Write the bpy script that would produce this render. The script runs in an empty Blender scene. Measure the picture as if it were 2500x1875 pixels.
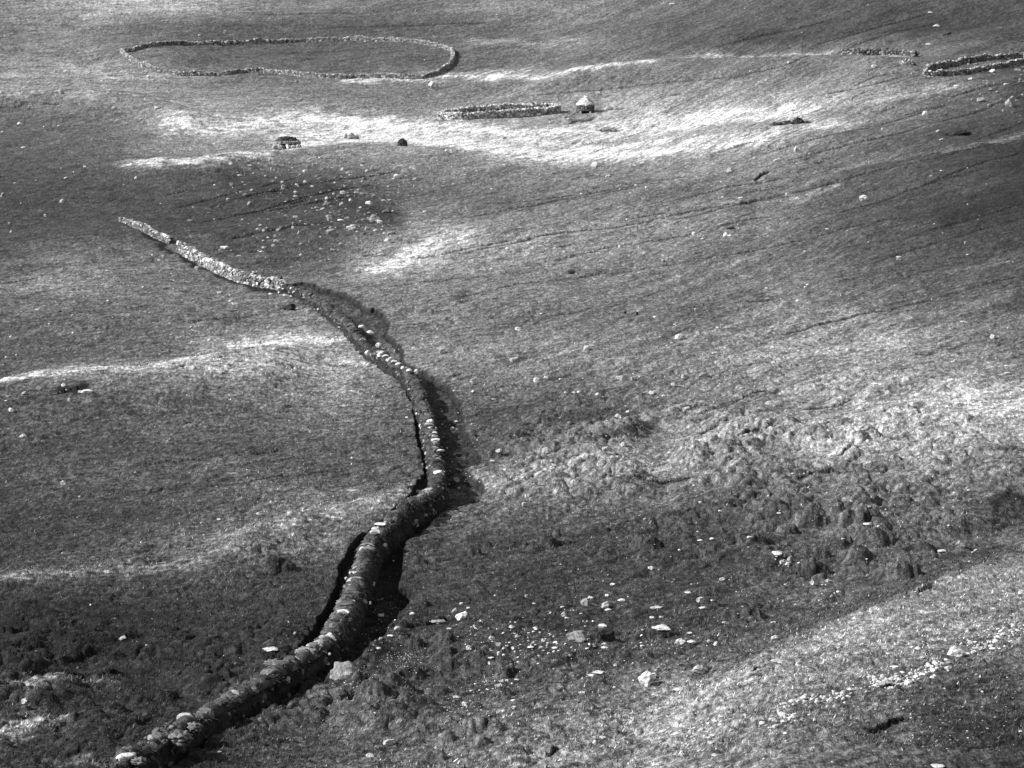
import bpy, math, random
import numpy as np

# ------------------------------------------------------------------ camera, world, sun, exposure
SC = bpy.context.scene
COL = SC.collection
F, CX, CY = 7089.0, 1250.0, 937.5          # focal length and centre in photograph pixels (2500 x 1875)
PITCH = math.radians(9.4)
CAM_Z = 37.0
cam_d = bpy.data.cameras.new("camera")
cam_d.sensor_width = 36.0
cam_d.lens = 36.0 * F / 2500.0
cam_d.clip_start, cam_d.clip_end = 1.0, 20000.0
cam = bpy.data.objects.new("camera", cam_d)
COL.objects.link(cam)
cam.location = (0, 0, CAM_Z)
cam.rotation_euler = (math.pi / 2 - PITCH, 0, 0)
SC.camera = cam

SUN_EL, SUN_AZ = math.radians(36.0), math.radians(190.0)   # sun at the left, level with us (angle from +x)
world = bpy.data.worlds.new("World")
SC.world = world
world.use_nodes = True
wn, wl = world.node_tree.nodes, world.node_tree.links
wn.clear()
sky = wn.new("ShaderNodeTexSky")
sky.sky_type = 'NISHITA'
sky.sun_disc = False
sky.sun_elevation = SUN_EL
sky.sun_rotation = math.pi / 2 - SUN_AZ
bw = wn.new("ShaderNodeRGBToBW")                            # a black-and-white photograph: grey sky light
bg = wn.new("ShaderNodeBackground")
bg.inputs["Strength"].default_value = 0.125
wo = wn.new("ShaderNodeOutputWorld")
wl.new(sky.outputs[0], bw.inputs[0]); wl.new(bw.outputs[0], bg.inputs[0]); wl.new(bg.outputs[0], wo.inputs[0])

sd = bpy.data.lights.new("sun", 'SUN')
sd.energy = 4.4
sd.angle = math.radians(0.5)
sd.color = (1, 1, 1)
sun = bpy.data.objects.new("sun", sd)
COL.objects.link(sun)
from mathutils import Vector
SV = Vector((math.cos(SUN_EL) * math.cos(SUN_AZ), math.cos(SUN_EL) * math.sin(SUN_AZ), math.sin(SUN_EL)))
sun.rotation_euler = SV.to_track_quat('Z', 'Y').to_euler()
sun.location = (-60, 100, 120)

vs = SC.view_settings
vs.view_transform, vs.look, vs.gamma, vs.exposure = 'Standard', 'None', 1.0, .85
vs.use_curve_mapping = False

# ------------------------------------------------------------------ noise
def _h(ix, iy, seed):
    a = (ix.astype(np.int64) * 374761393 + iy.astype(np.int64) * 668265263 + seed * 1442695041) & 0xFFFFFFFF
    a = ((a ^ (a >> 13)) * 1274126177) & 0xFFFFFFFF
    a = ((a ^ (a >> 16)) * 2246822519) & 0xFFFFFFFF
    return ((a ^ (a >> 15)) & 0xFFFFFF).astype(np.float32) / 16777216.0

def noise(x, y, seed=0):                    # gradient noise, about -1..1
    ix, iy = np.floor(x), np.floor(y)
    fx, fy = (x - ix).astype(np.float32), (y - iy).astype(np.float32)
    u, v = fx * fx * fx * (fx * (fx * 6 - 15) + 10), fy * fy * fy * (fy * (fy * 6 - 15) + 10)
    def g(dx, dy):
        a = _h(ix + dx, iy + dy, seed) * 6.2831853
        return np.cos(a) * (fx - dx) + np.sin(a) * (fy - dy)
    a, b = g(0, 0), g(1, 0)
    c, d = g(0, 1), g(1, 1)
    return ((a + (b - a) * u) + ((c + (d - c) * u) - (a + (b - a) * u)) * v) * 1.5

def fbm(x, y, seed=0, octaves=4, gain=0.5, lac=2.03):
    s, a, t = 0.0, 1.0, 0.0
    for k in range(octaves):
        s = s + a * noise(x, y, seed + 17 * k)
        t += a
        a *= gain
        x, y = x * lac + 11.3, y * lac - 7.7
    return s / t

def domes(x, y, seed=0):                    # rounded lumps with tight hollows between them, 0..1
    ix, iy = np.floor(x), np.floor(y)
    best = np.zeros(x.shape, np.float32)
    for dx in (-1, 0, 1):
        for dy in (-1, 0, 1):
            cx, cy = ix + dx, iy + dy
            px, py = cx + _h(cx, cy, seed), cy + _h(cx, cy, seed + 1)
            r = 0.55 + 0.55 * _h(cx, cy, seed + 2)
            q = 1 - ((x - px) ** 2 + (y - py) ** 2) / (r * r)
            best = np.maximum(best, np.sqrt(np.clip(q, 0, None)) * r)
    return best

def smooth(a, b, x):
    t = np.clip((x - a) / (b - a), 0, 1)
    return t * t * (3 - 2 * t)

# ------------------------------------------------------------------ the lie of the land
K = 2500.0 / 2212.0                          # the overview I measured from is 2212 px wide
cp, sp = math.cos(PITCH), math.sin(PITCH)
_tab = np.array([(2100, 104), (1875, 118), (1650, 136), (1450, 157.5), (1250, 186.5), (1050, 221.5), (850, 267.5), (650, 337.6),
                 (450, 443), (350, 521), (270, 588), (200, 640), (130, 690), (60, 732), (0, 766), (-60, 797), (-120, 826)], float)
_v = np.arange(-120, 2100.1, 2.0)
_D = np.interp(_v, _tab[::-1, 0], _tab[::-1, 1])
_k = np.exp(-0.5 * (np.arange(-60, 61) / 22.0) ** 2); _k /= _k.sum()
_D = np.exp(np.convolve(np.pad(np.log(_D), 60, mode='reflect', reflect_type='odd'), _k, mode='valid'))
_by = _D * (cp - (_v - CY) / F * sp)
_bz = CAM_Z + _D * (-(_v - CY) / F * cp - sp)
_o = np.argsort(_by)
BY, BZ, BV, BD = _by[_o], _bz[_o], _v[_o], _D[_o]
_Y = np.linspace(-400, 6000, 12801)
_Z = np.interp(_Y, BY, BZ)
_far = _Y > BY[-1]
_Z[_far] = BZ[-1] + (_Y[_far] - BY[-1]) * 0.17 - np.clip(_Y[_far] - 2500, 0, None) * 0.12
_near = _Y < BY[0]
_z0, _s0 = BZ[0], (BZ[8] - BZ[0]) / (BY[8] - BY[0])
_t = np.clip((BY[0] - _Y[_near]), 0, 130)
_Z[_near] = _z0 - _s0 * 0 * _t + 0.0032 * _t ** 2
def zb(y): return np.interp(y, _Y, _Z)
def plan(x, y):                              # ground-plan coordinates of the ground tone map
    v = np.interp(y, BY, BV); D = np.interp(y, BY, BD)
    D = np.where(y < BY[0], np.maximum(y, 20), D); D = np.where(y > BY[-1], y, D)
    return CX + F * x / D, v
_gr = np.gradient(BV, BY) * -BD / F
def wy(y): return np.interp(y, BY, np.cumsum(_gr * np.gradient(BY)))

def H0(x, y):
    s = np.log1p(np.exp(np.clip((x - 14) / 9, -30, 30))) * 9
    s = np.minimum(s, 300)
    return zb(y) + 0.05 * s * smooth(120, 260, y)

def rays(px, py):
    a, b = (np.asarray(px, float) - CX) / F, (np.asarray(py, float) - CY) / F
    return a, cp - b * sp, -b * cp - sp
def hit(px, py, H, lift=0.0, lo=90.0, hi=1000.0, n=1400, fine=None):
    dx, dy, dz = rays(np.atleast_1d(px), np.atleast_1d(py))
    D = np.geomspace(lo, hi, n)[None, :]
    g = CAM_Z + dz[:, None] * D - (H(dx[:, None] * D, dy[:, None] * D) + lift)
    k = np.argmax(g < 0, axis=1); k = np.where(k == 0, n - 1, k)
    i = np.arange(len(k))
    g0, g1 = g[i, k - 1], g[i, k]
    d = D[0, k - 1] + (D[0, k] - D[0, k - 1]) * g0 / (g0 - g1 + 1e-9)
    if fine is not None:
        S = np.linspace(-9, 5, 141)[None, :] * (d[:, None] / 250)
        Dn = d[:, None] + S
        g = CAM_Z + dz[:, None] * Dn - (fine(dx[:, None] * Dn, dy[:, None] * Dn) + lift)
        k = np.argmax(g < 0, axis=1); k = np.where(k == 0, 90, k)
        g0, g1 = g[i, k - 1], g[i, k]
        d = Dn[i, k - 1] + (Dn[i, k] - Dn[i, k - 1]) * np.clip(g0 / (g0 - g1 + 1e-9), 0, 1)
    return np.stack([dx * d, dy * d, CAM_Z + dz * d], 1), d

def disp(pts): return np.array(pts, float) * K
TILE = {'A': (0, 0), 'B': (830, 0), 'C': (1660, 0), 'D': (0, 620), 'E': (830, 620), 'F': (1660, 620), 'G': (0, 1245), 'H': (830, 1245), 'I': (1660, 1245), 'O': (0, 0)}
TS = 840.0 / 2212.0
def tile(t, pts): return np.array(pts, float) * (K if t == 'O' else TS) + np.array(TILE[t])

# crests of the swells: the ground falls away behind them
CRESTS = [  # overview points, height, reach towards us, reach behind
    ([(1530, 1500), (1640, 1428), (1750, 1366), (2000, 1270), (2250, 1182)], 1.5, 50.0, 4.0),
    ([(-80, 838), (0, 825), (120, 806), (250, 797), (330, 793), (420, 776), (520, 752), (640, 738)], 1.6, 26.0, 8.0),
    ([(1150, 170), (1300, 146), (1400, 133), (1500, 123), (1640, 122), (1800, 118), (1950, 122)], 2.4, 30.0, 14.0),
    ([(240, 355), (420, 351), (560, 332), (650, 320), (800, 318), (950, 320)], 1.4, 20.0, 18.0),
    ([(500, 1168), (620, 1140), (720, 1112), (820, 1088), (900, 1062)], 0.7, 10.0, 4.0),
    ([(-60, 1264), (100, 1246), (250, 1232), (400, 1222), (560, 1200)], 0.5, 8.0, 4.0),
    ([(-80, 212), (60, 204), (160, 200), (300, 214), (420, 250)], 1.6, 22.0, 14.0),
]
_cr = []
for pts, A, L1, L2 in CRESTS:
    p, d = hit(*disp(pts).T, H0, lift=A)
    o = np.argsort(p[:, 0])
    _cr.append((p[o, 0], p[o, 1], A, L1, L2))
def H1(x, y):
    z = H0(x, y)
    for X, Y, A, L1, L2 in _cr:
        w = X[-1] - X[0]
        e = 0.18 * w
        s = y - np.interp(x, X, Y)
        env = smooth(X[0] - e, X[0] + e, x) * (1 - smooth(X[-1] - e * .5, X[-1] + e, x))
        z = z + A * env * np.exp(-(s / np.where(s < 0, L1, L2)) ** 2)
    # broad swells
    z = z + 1.1 * noise(x / 46.0, y / 70.0, 5) * smooth(110, 260, y) + 0.5 * noise(x / 19.0, y / 30.0, 6) * smooth(100, 300, y)
    return z

# banks of cut or worn turf: a small step facing us with bare peat showing
SCARS = [('A', [(1070, 1255), (1200, 1225)], 13), ('A', [(610, 1300), (670, 1305), (760, 1280)], 13), ('A', [(1340, 1340), (1500, 1290)], 9),
 ('A', [(1580, 1390), (1700, 1385)], 12), ('A', [(1750, 1225), (1900, 1215)], 12), ('A', [(1860, 1310), (1980, 1280)], 14), ('A', [(0, 690), (100, 688), (180, 655)], 9),
 ('A', [(700, 485), (790, 488)], 12), ('A', [(280, 660), (390, 668)], 13), ('A', [(1600, 1615), (1690, 1612)], 11), ('A', [(1400, 1005), (1540, 990)], 7),
 ('A', [(0, 940), (100, 930)], 6), ('A', [(0, 512), (70, 512)], 8), ('A', [(1300, 1195), (1420, 1175)], 7), ('A', [(200, 435), (330, 425)], 4),
 ('B', [(1680, 708), (1760, 700), (1840, 690)], 11), ('B', [(1470, 800), (1540, 775), (1630, 768)], 10), ('B', [(270, 958), (380, 945)], 5), ('B', [(660, 495), (830, 490)], 5),
 ('B', [(650, 430), (760, 425), (900, 405)], 6), ('B', [(2130, 612), (2190, 605)], 7), ('B', [(1650, 835), (1800, 840)], 16), ('B', [(1230, 870), (1290, 862)], 8),
 ('B', [(990, 1310), (1150, 1300), (1350, 1280), (1500, 1255)], 8), ('B', [(1400, 1590), (1480, 1580)], 12), ('B', [(150, 1655), (260, 1625)], 10), ('B', [(1750, 1425), (1900, 1400), (2100, 1370)], 9),
 ('C', [(250, 978), (380, 938), (510, 900)], 9), ('C', [(1280, 718), (1380, 690)], 10), ('C', [(1400, 755), (1500, 722), (1640, 690)], 9), ('C', [(480, 1160), (520, 1120), (570, 1105)], 26),
 ('C', [(870, 1048), (930, 1035)], 14), ('C', [(800, 1030), (830, 1015)], 12), ('C', [(1120, 550), (1250, 492), (1420, 465)], 9), ('C', [(680, 118), (750, 115)], 11), ('C', [(1690, 228), (1750, 210)], 12),
 ('C', [(1340, 262), (1375, 258)], 10), ('C', [(1860, 1275), (1920, 1260)], 15), ('C', [(380, 1250), (500, 1225), (650, 1210)], 8), ('C', [(1480, 72), (1650, 45)], 7),
 ('C', [(900, 95), (925, 90)], 8), ('C', [(1050, 215), (1165, 185)], 8), ('C', [(1750, 620), (1880, 580), (2100, 530)], 9), ('C', [(2000, 250), (2212, 215)], 5), ('C', [(1900, 900), (2212, 790)], 8),
 ('C', [(770, 1090), (830, 1078)], 10), ('C', [(1800, 1200), (1850, 1195)], 7), ('C', [(1100, 640), (1180, 590), (1230, 575)], 7),
 ('D', [(1640, 1285), (1730, 1272), (1820, 1255)], 16), ('D', [(1180, 1112), (1230, 1100)], 12), ('D', [(1360, 1265), (1420, 1250)], 10), ('D', [(350, 895), (450, 875), (550, 862)], 20),
 ('D', [(870, 715), (960, 710)], 10), ('D', [(1150, 730), (1190, 720)], 13), ('D', [(1390, 670), (1450, 655)], 12), ('D', [(1320, 290), (1400, 295)], 8), ('D', [(1800, 350), (1850, 345)], 16),
 ('D', [(200, 1235), (330, 1215)], 8), ('D', [(450, 1090), (560, 1050)], 10), ('D', [(900, 1560), (1100, 1500), (1300, 1470)], 7), ('D', [(60, 190), (230, 160)], 12),
 ('E', [(690, 800), (770, 787)], 13), ('E', [(880, 1170), (980, 1158), (1070, 1180)], 11), ('E', [(1650, 418), (1690, 412)], 9), ('E', [(845, 665), (970, 658)], 8), ('E', [(1150, 668), (1220, 668)], 10),  # last bank: a boulder's shadow put into the shape and colour
 ('E', [(440, 1520), (560, 1482)], 12), ('E', [(770, 310), (850, 300)], 14), ('E', [(1860, 435), (1885, 428)], 10), ('E', [(890, 108), (920, 110)], 12), ('E', [(840, 160), (900, 150)], 9),
 ('E', [(620, 375), (740, 365)], 7), ('E', [(1780, 420), (1800, 420)], 8), ('E', [(950, 1430), (1060, 1420)], 9),
 ('F', [(1010, 1318), (1100, 1300)], 24), ('F', [(1050, 1370), (1110, 1350)], 22), ('F', [(870, 1470), (990, 1465)], 22), ('F', [(750, 1500), (860, 1475)], 16), ('F', [(800, 1000), (950, 985), (1100, 950)], 14),
 ('F', [(1510, 660), (1620, 650)], 12), ('F', [(1150, 1200), (1250, 1180)], 10), ('F', [(430, 310), (600, 300)], 10), ('F', [(0, 1200), (200, 1150), (330, 1120)], 10), ('F', [(2090, 1580), (2180, 1570)], 26),
 ('G', [(-20, 835), (80, 842), (180, 825)], 34), ('G', [(-20, 955), (150, 950), (240, 925)], 20), ('G', [(430, 1100), (600, 1092), (720, 1090), (800, 1082)], 24), ('G', [(50, 1035), (250, 1020), (420, 1000), (620, 968)], 22),
 ('G', [(1120, 778), (1190, 765)], 20), ('G', [(1280, 795), (1450, 808), (1680, 797), (1770, 812)], 14), ('G', [(540, 845), (750, 835), (1000, 815)], 12), ('G', [(1200, 865), (1270, 850)], 26), ('G', [(1660, 800), (1710, 795)], 22),
 ('G', [(620, 520), (740, 512)], 12), ('G', [(1780, 225), (1830, 222)], 14), ('G', [(60, 1160), (200, 1150)], 10), ('G', [(630, 1405), (800, 1370)], 12), ('G', [(300, 1500), (500, 1490)], 14), ('G', [(800, 355), (1080, 325)], 12),
 ('H', [(540, 725), (680, 697), (760, 702)], 22), ('H', [(420, 762), (520, 742)], 24), ('H', [(820, 652), (880, 656)], 15), ('H', [(1340, 1605), (1410, 1580)], 26), ('H', [(1680, 1138), (1750, 1132)], 12),
 ('H', [(600, 392), (720, 385)], 10), ('H', [(1190, 1635), (1260, 1640)], 20), ('H', [(1250, 240), (1500, 225)], 16), ('H', [(370, 548), (470, 545)], 20),
 ('I', [(1380, 562), (1460, 545), (1530, 525), (1600, 495)], 24), ('I', [(1210, 1445), (1300, 1395), (1440, 1350)], 28), ('I', [(1300, 1185), (1500, 1120)], 14), ('I', [(750, 440), (900, 430)], 20), ('I', [(1300, 225), (1340, 245)], 24), ('I', [(1820, 1560), (2100, 1510)], 14), ('I', [(460, 1075), (560, 1040)], 14),
 # sheep tracks and terracettes across the slopes
 ('O', [(990, 472), (1130, 447), (1300, 415), (1500, 380)], 5), ('O', [(1000, 547), (1250, 500), (1500, 455), (1700, 425)], 6), ('O', [(1200, 562), (1420, 520), (1650, 470)], 5), ('O', [(1480, 472), (1640, 432), (1800, 395), (1980, 352), (2150, 310)], 6), ('O', [(1650, 332), (1850, 282), (2050, 225)], 6),
 ('O', [(1700, 347), (1950, 287), (2150, 225), (2230, 203)], 6), ('O', [(1380, 447), (1560, 407), (1700, 385)], 5), ('O', [(1750, 472), (1950, 417), (2150, 360)], 5), ('O', [(1900, 562), (2230, 466)], 5), ('O', [(1500, 562), (1800, 502), (2000, 460)], 5), ('O', [(1000, 642), (1300, 592), (1500, 565)], 5), ('O', [(1700, 722), (1950, 662), (2230, 596)], 6),
 ('O', [(1600, 162), (1700, 140), (1850, 95), (2050, 40)], 5), ('O', [(1750, 100), (2000, 30)], 5), ('O', [(1550, 100), (1800, 40)], 5), ('O', [(500, 432), (700, 392), (850, 372)], 8), ('O', [(430, 482), (640, 432), (800, 400)], 9), ('O', [(480, 522), (700, 480)], 8), ('O', [(540, 462), (760, 425)], 8), ('O', [(380, 450), (520, 415)], 7), ('O', [(560, 405), (640, 385)], 9),
 ('O', [(1150, 207), (1400, 182), (1600, 165)], 4), ('O', [(700, 60), (900, 55), (1050, 48)], 5), ('O', [(560, 30), (760, 28)], 5), ('O', [(620, 115), (860, 100)], 4), ('O', [(1100, 700), (1350, 660)], 4), ('O', [(1250, 430), (1420, 395)], 4), ('O', [(300, 1010), (480, 985)], 6), ('O', [(500, 1010), (700, 985)], 6), ('O', [(300, 1060), (520, 1045), (740, 1020)], 7), ('O', [(60, 1130), (300, 1110)], 6), ('O', [(900, 560), (1100, 520)], 5), ('O', [(2000, 500), (2212, 440)], 6),
 ('O', [(1750, 210), (1950, 165)], 6), ('O', [(2000, 400), (2212, 330)], 6), ('O', [(850, 620), (1000, 600)], 6), ('O', [(1480, 900), (1650, 850)], 9), ('O', [(1600, 960), (1800, 905)], 9), ('O', [(1350, 1060), (1500, 1030)], 9), ('O', [(400, 700), (560, 680)], 5), ('O', [(60, 690), (220, 670)], 5), ('O', [(250, 600), (420, 575)], 5)]
_sc = []
for t, pts, hp in SCARS:
    q = tile(t, pts)
    p, d = hit(q[:, 0], q[:, 1], H1)
    o = np.argsort(p[:, 0]); p = p[o]; d = d[o]
    _sc.append((p[:, 0], p[:, 1], (1.25 if t == 'O' else 1.25 if t in 'GHI' and hp > 15 else 0.8) * hp * TS * d.mean() / F, d.mean()))

# single hummocks (tile, x, y, width, height in the tile's pixels)
HUM = {'G': [(1805, 610, 90, 50), (360, 870, 130, 60), (230, 945, 90, 40), (730, 965, 130, 50), (480, 950, 260, 60), (1180, 1040, 100, 50), (1255, 1045, 70, 40), (1455, 1078, 80, 40), (1430, 1130, 120, 50), (1965, 795, 80, 40),
  (1070, 1200, 150, 70), (560, 1260, 110, 60), (700, 1080, 230, 50), (490, 1080, 100, 40), (720, 1330, 160, 50), (1780, 370, 220, 80), (730, 335, 120, 40), (870, 335, 130, 40), (1740, 390, 120, 50), (210, 1070, 120, 60), (900, 1230, 140, 50), (130, 1330, 150, 50), (420, 1420, 160, 50)],
 'H': [(850, 293, 120, 50), (940, 238, 70, 34), (1155, 240, 110, 40), (1335, 215, 150, 70), (1395, 165, 70, 60), (1980, 250, 220, 90), (660, 865, 200, 80), (460, 880, 150, 60), (660, 980, 180, 70), (710, 1035, 100, 50), (885, 1015, 90, 40),
  (1040, 1050, 180, 90), (390, 1165, 180, 70), (250, 1265, 260, 90), (440, 1085, 250, 60), (130, 1215, 110, 60), (1050, 1175, 130, 50), (560, 1460, 180, 80), (850, 1450, 200, 100), (490, 345, 150, 50), (540, 605, 90, 50), (1590, 920, 150, 60), (2010, 810, 220, 70),
  (1000, 1470, 120, 60), (680, 1500, 140, 60), (900, 1530, 130, 50), (620, 1590, 160, 60), (1250, 670, 60, 30), (630, 1170, 170, 50), (1320, 1460, 160, 50), (1590, 1280, 120, 44), (870, 1270, 90, 40)],
 'I': [(850, 90, 240, 80), (590, 110, 220, 70), (1110, 110, 260, 110), (880, 290, 200, 70), (860, 390, 240, 110), (420, 680, 280, 90), (470, 630, 120, 40), (1250, 230, 300, 90), (1150, 350, 200, 80), (1400, 430, 300, 100), (900, 450, 120, 50), (1000, 220, 200, 80), (1560, 300, 220, 70), (700, 130, 160, 70)],
 'E': [(1165, 1210, 110, 50), (1925, 942, 90, 46), (1660, 1112, 90, 40), (1480, 1240, 90, 36), (990, 1298, 110, 36)]}
_hu = []
for t, L in HUM.items():
    for (x, y, w, h) in L:
        q = tile(t, [(x, y + h * 0.45)])
        p, d = hit(q[:, 0], q[:, 1], H1)
        m = d[0] / F * TS
        _hu.append((p[0, 0], p[0, 1] + 0.5 * 0.7 * w * m, 0.5 * w * m, 0.8 * h * m))

ZONES = [(1620, 1000, 600, 150, .42), (1850, 1170, 380, 90, .36), (150, 1500, 480, 150, .40), (950, 1500, 330, 120, .44), (1300, 1000, 260, 80, .18), (600, 1170, 260, 60, .16), (1750, 1560, 400, 90, .10)]
# the strip along the long wall from which turf was cut: outline in photograph pixels, a steep dark edge all round
STRIP = [(700, 699), (727, 694), (738, 692), (760, 695), (788, 707), (825, 716), (843, 720), (861, 730), (879, 742), (895, 758), (912, 755), (933, 767), (951, 790), (950, 805), (939, 812), (962, 834), (979, 852), (989, 870), (980, 876), (992, 893), (1016, 906), (1042, 915), (1064, 932), (1081, 943), (1099, 952),
 (1112, 976), (1127, 1004), (1134, 1030), (1133, 1047), (1141, 1080), (1168, 1089), (1166, 1104), (1148, 1112), (1176, 1128), (1172, 1142), (1130, 1160), (1150, 1176), (1177, 1186), (1188, 1203), (1166, 1225), (1112, 1245), (1080, 1263), (1050, 1290), (1021, 1316), (994, 1335), (984, 1359), (978, 1399), (973, 1444),
 (1008, 1444), (1000, 1470), (986, 1491), (973, 1507), (960, 1534), (931, 1571), (894, 1619), (857, 1646), (819, 1669), (799, 1694), (756, 1722), (680, 1752), (604, 1775), (535, 1808), (477, 1838), (400, 1900),
 (330, 1900), (520, 1770), (640, 1690), (720, 1620), (769, 1537), (774, 1515), (798, 1491), (806, 1465), (825, 1433), (827, 1391), (841, 1359), (865, 1327), (888, 1311), (930, 1280), (1000, 1220), (1035, 1163), (1034, 1139), (1027, 1117), (1016, 1074), (1012, 1041), (1008, 998), (995, 969), (980, 939), (960, 917), (920, 895), (895, 875), (892, 848), (857, 832), (857, 810), (807, 778), (749, 741), (690, 716)]
_st = hit(*np.array(STRIP, float).T, H1)[0][:, :2]
def inside(x, y, P):
    c = np.zeros(x.shape, bool)
    for (ax, ay), (bx, by) in zip(P, np.roll(P, -1, 0)):
        k = (ay > y) != (by > y)
        c ^= k & (x < (bx - ax) * (y - ay) / (by - ay + 1e-12) + ax)
    return c

def seg_dist(x, y, P):
    best = np.full(x.shape, 1e9)
    for (ax, ay), (bx, by) in zip(P[:-1, :2], P[1:, :2]):
        ux, uy = bx - ax, by - ay
        t = np.clip(((x - ax) * ux + (y - ay) * uy) / (ux * ux + uy * uy + 1e-9), 0, 1)
        best = np.minimum(best, np.hypot(x - ax - t * ux, y - ay - t * uy))
    return best

def box(x, y, x0, x1, y0, y1):
    return np.nonzero((x > x0) & (x < x1) & (y > y0) & (y < y1))

def streaks(x, y):                           # worn lines in the turf, more and more tilted towards the right
    W = wy(y)
    u, v = plan(x, y)
    out = 0.0
    for c, sl, wid, sd_ in ((250, .05, 750, 31), (1250, .11, 650, 41), (2300, .19, 650, 51)):
        w = np.exp(-((u - c) / wid) ** 2)
        a, b = x + sl * W, W - sl * x
        n = 0.75 * fbm(a / 9.0, b / 1.35, sd_, 3, .6) + 0.25 * noise(a / 2.3, b / .5, sd_ + 7)
        out = out + w * n
        tot = w if c == 250 else tot + w
    return out / tot

def H2(x, y, masks=False):
    x, y = np.asarray(x, float), np.asarray(y, float)
    z = H1(x, y)
    u, v = plan(x, y)
    ud, vd = u / K, v / K
    rough = np.full(x.shape, 0.05)
    for zx, zy, rx, ry, a in ZONES:
        rough = rough + a * np.exp(-((ud - zx) / rx) ** 2 - ((vd - zy) / ry) ** 2)
    wx, wyy = x + 0.5 * noise(x / 1.7, y / 1.7, 91), y + 0.7 * noise(x / 2.1, y / 2.1, 92)
    patch = smooth(-0.45, 0.2, fbm(x / 7.0, y / 11.0, 61, 2))
    z = z + (.03 + rough * 1.7 * patch) * (0.85 * domes(wx / 1.3, wyy / 1.7, 3) + 0.55 * domes(wx / .55, wyy / .9, 8))
    z = z + .13 * domes(wx / .42, wyy / .95, 14) * smooth(-.5, .5, fbm(x / 3.1, y / 5.3, 62, 2))
    st = streaks(x, y)
    near = 1 - 0.55 * smooth(200, 120, y)
    z = z + 0.17 * st * near
    W_all = wy(y)
    fine_ = noise(x / .9, W_all / .2, 72) + .6 * noise(x / .33, W_all / .1, 73)
    z = z + .055 * fine_
    z = z + 0.07 * fbm(x / .5, y / .8, 71, 3, .65)
    bare = np.zeros(x.shape)
    for (hx, hy, r, hh) in _hu:
        k = box(x, y, hx - 1.5 * r, hx + 1.5 * r, hy - 1.7 * r, hy + 1.7 * r)
        if len(k[0]):
            xx, yy = x[k], y[k]
            q = ((xx - hx) / r) ** 2 + ((yy - hy) / (r * .8)) ** 2
            q = q * (1 + .35 * noise(xx / (r * .8), yy / (r * .8), int(hx * 7) & 255)) + .3 * noise(xx / .35, yy / .45, 44)
            z[k] += hh * np.clip(1 - q, 0, None) ** .55
    for (X, Y, hh, d) in _sc:
        L = 2.2 + 1.5 * hh
        cell = max(.10, 1.4 / F * d / .15)
        e = 0.12 * (X[-1] - X[0]) + .3
        k = box(x, y, X[0] - e, X[-1] + e, Y.min() - 5 * L, Y.max() + 3)
        if len(k[0]):
            xx, yy = x[k], y[k]
            s = yy - np.interp(xx, X, Y) + .45 * noise(xx / 1.1, yy * 0 + hh, 77) + .2 * noise(xx / .3, yy * 0, 78)
            env = smooth(X[0] - e, X[0] + e, xx) * (1 - smooth(X[-1] - e, X[-1] + e, xx))
            z[k] += np.where(s < 0, -hh * np.exp(s / L), 0.12 * hh * np.exp(-s / .8)) * env
            if masks:
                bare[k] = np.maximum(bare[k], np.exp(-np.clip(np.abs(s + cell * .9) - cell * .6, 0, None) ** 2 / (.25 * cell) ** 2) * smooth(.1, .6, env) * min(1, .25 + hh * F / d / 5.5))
    k = box(x, y, _st[:, 0].min() - 3, _st[:, 0].max() + 3, _st[:, 1].min() - 3, _st[:, 1].max() + 3)
    cut = np.zeros(x.shape)
    if len(k[0]):
        xx, yy = x[k], y[k]
        W_, Wp = wy(yy), wy(_st[:, 1])
        wob = .13 * noise(xx / .5, W_ / .4, 79) + .03 * noise(xx / .2, W_ / .2, 81)
        Pq = np.c_[_st[:, 0], Wp]
        q = seg_dist(xx, W_, np.vstack([Pq, Pq[:1]])) * np.where(inside(xx, yy, _st), 1, -1) + wob
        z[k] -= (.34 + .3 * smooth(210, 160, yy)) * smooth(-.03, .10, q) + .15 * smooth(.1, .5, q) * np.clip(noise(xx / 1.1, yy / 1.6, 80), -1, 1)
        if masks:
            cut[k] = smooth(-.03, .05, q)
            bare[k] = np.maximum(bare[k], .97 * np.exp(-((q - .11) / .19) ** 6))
    if masks: return z, st, bare, cut
    return z

def ground(px, py, lift=0.0):                # source pixels -> points on the finished ground
    return hit(px, py, H1, lift=lift, fine=H2)

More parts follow.
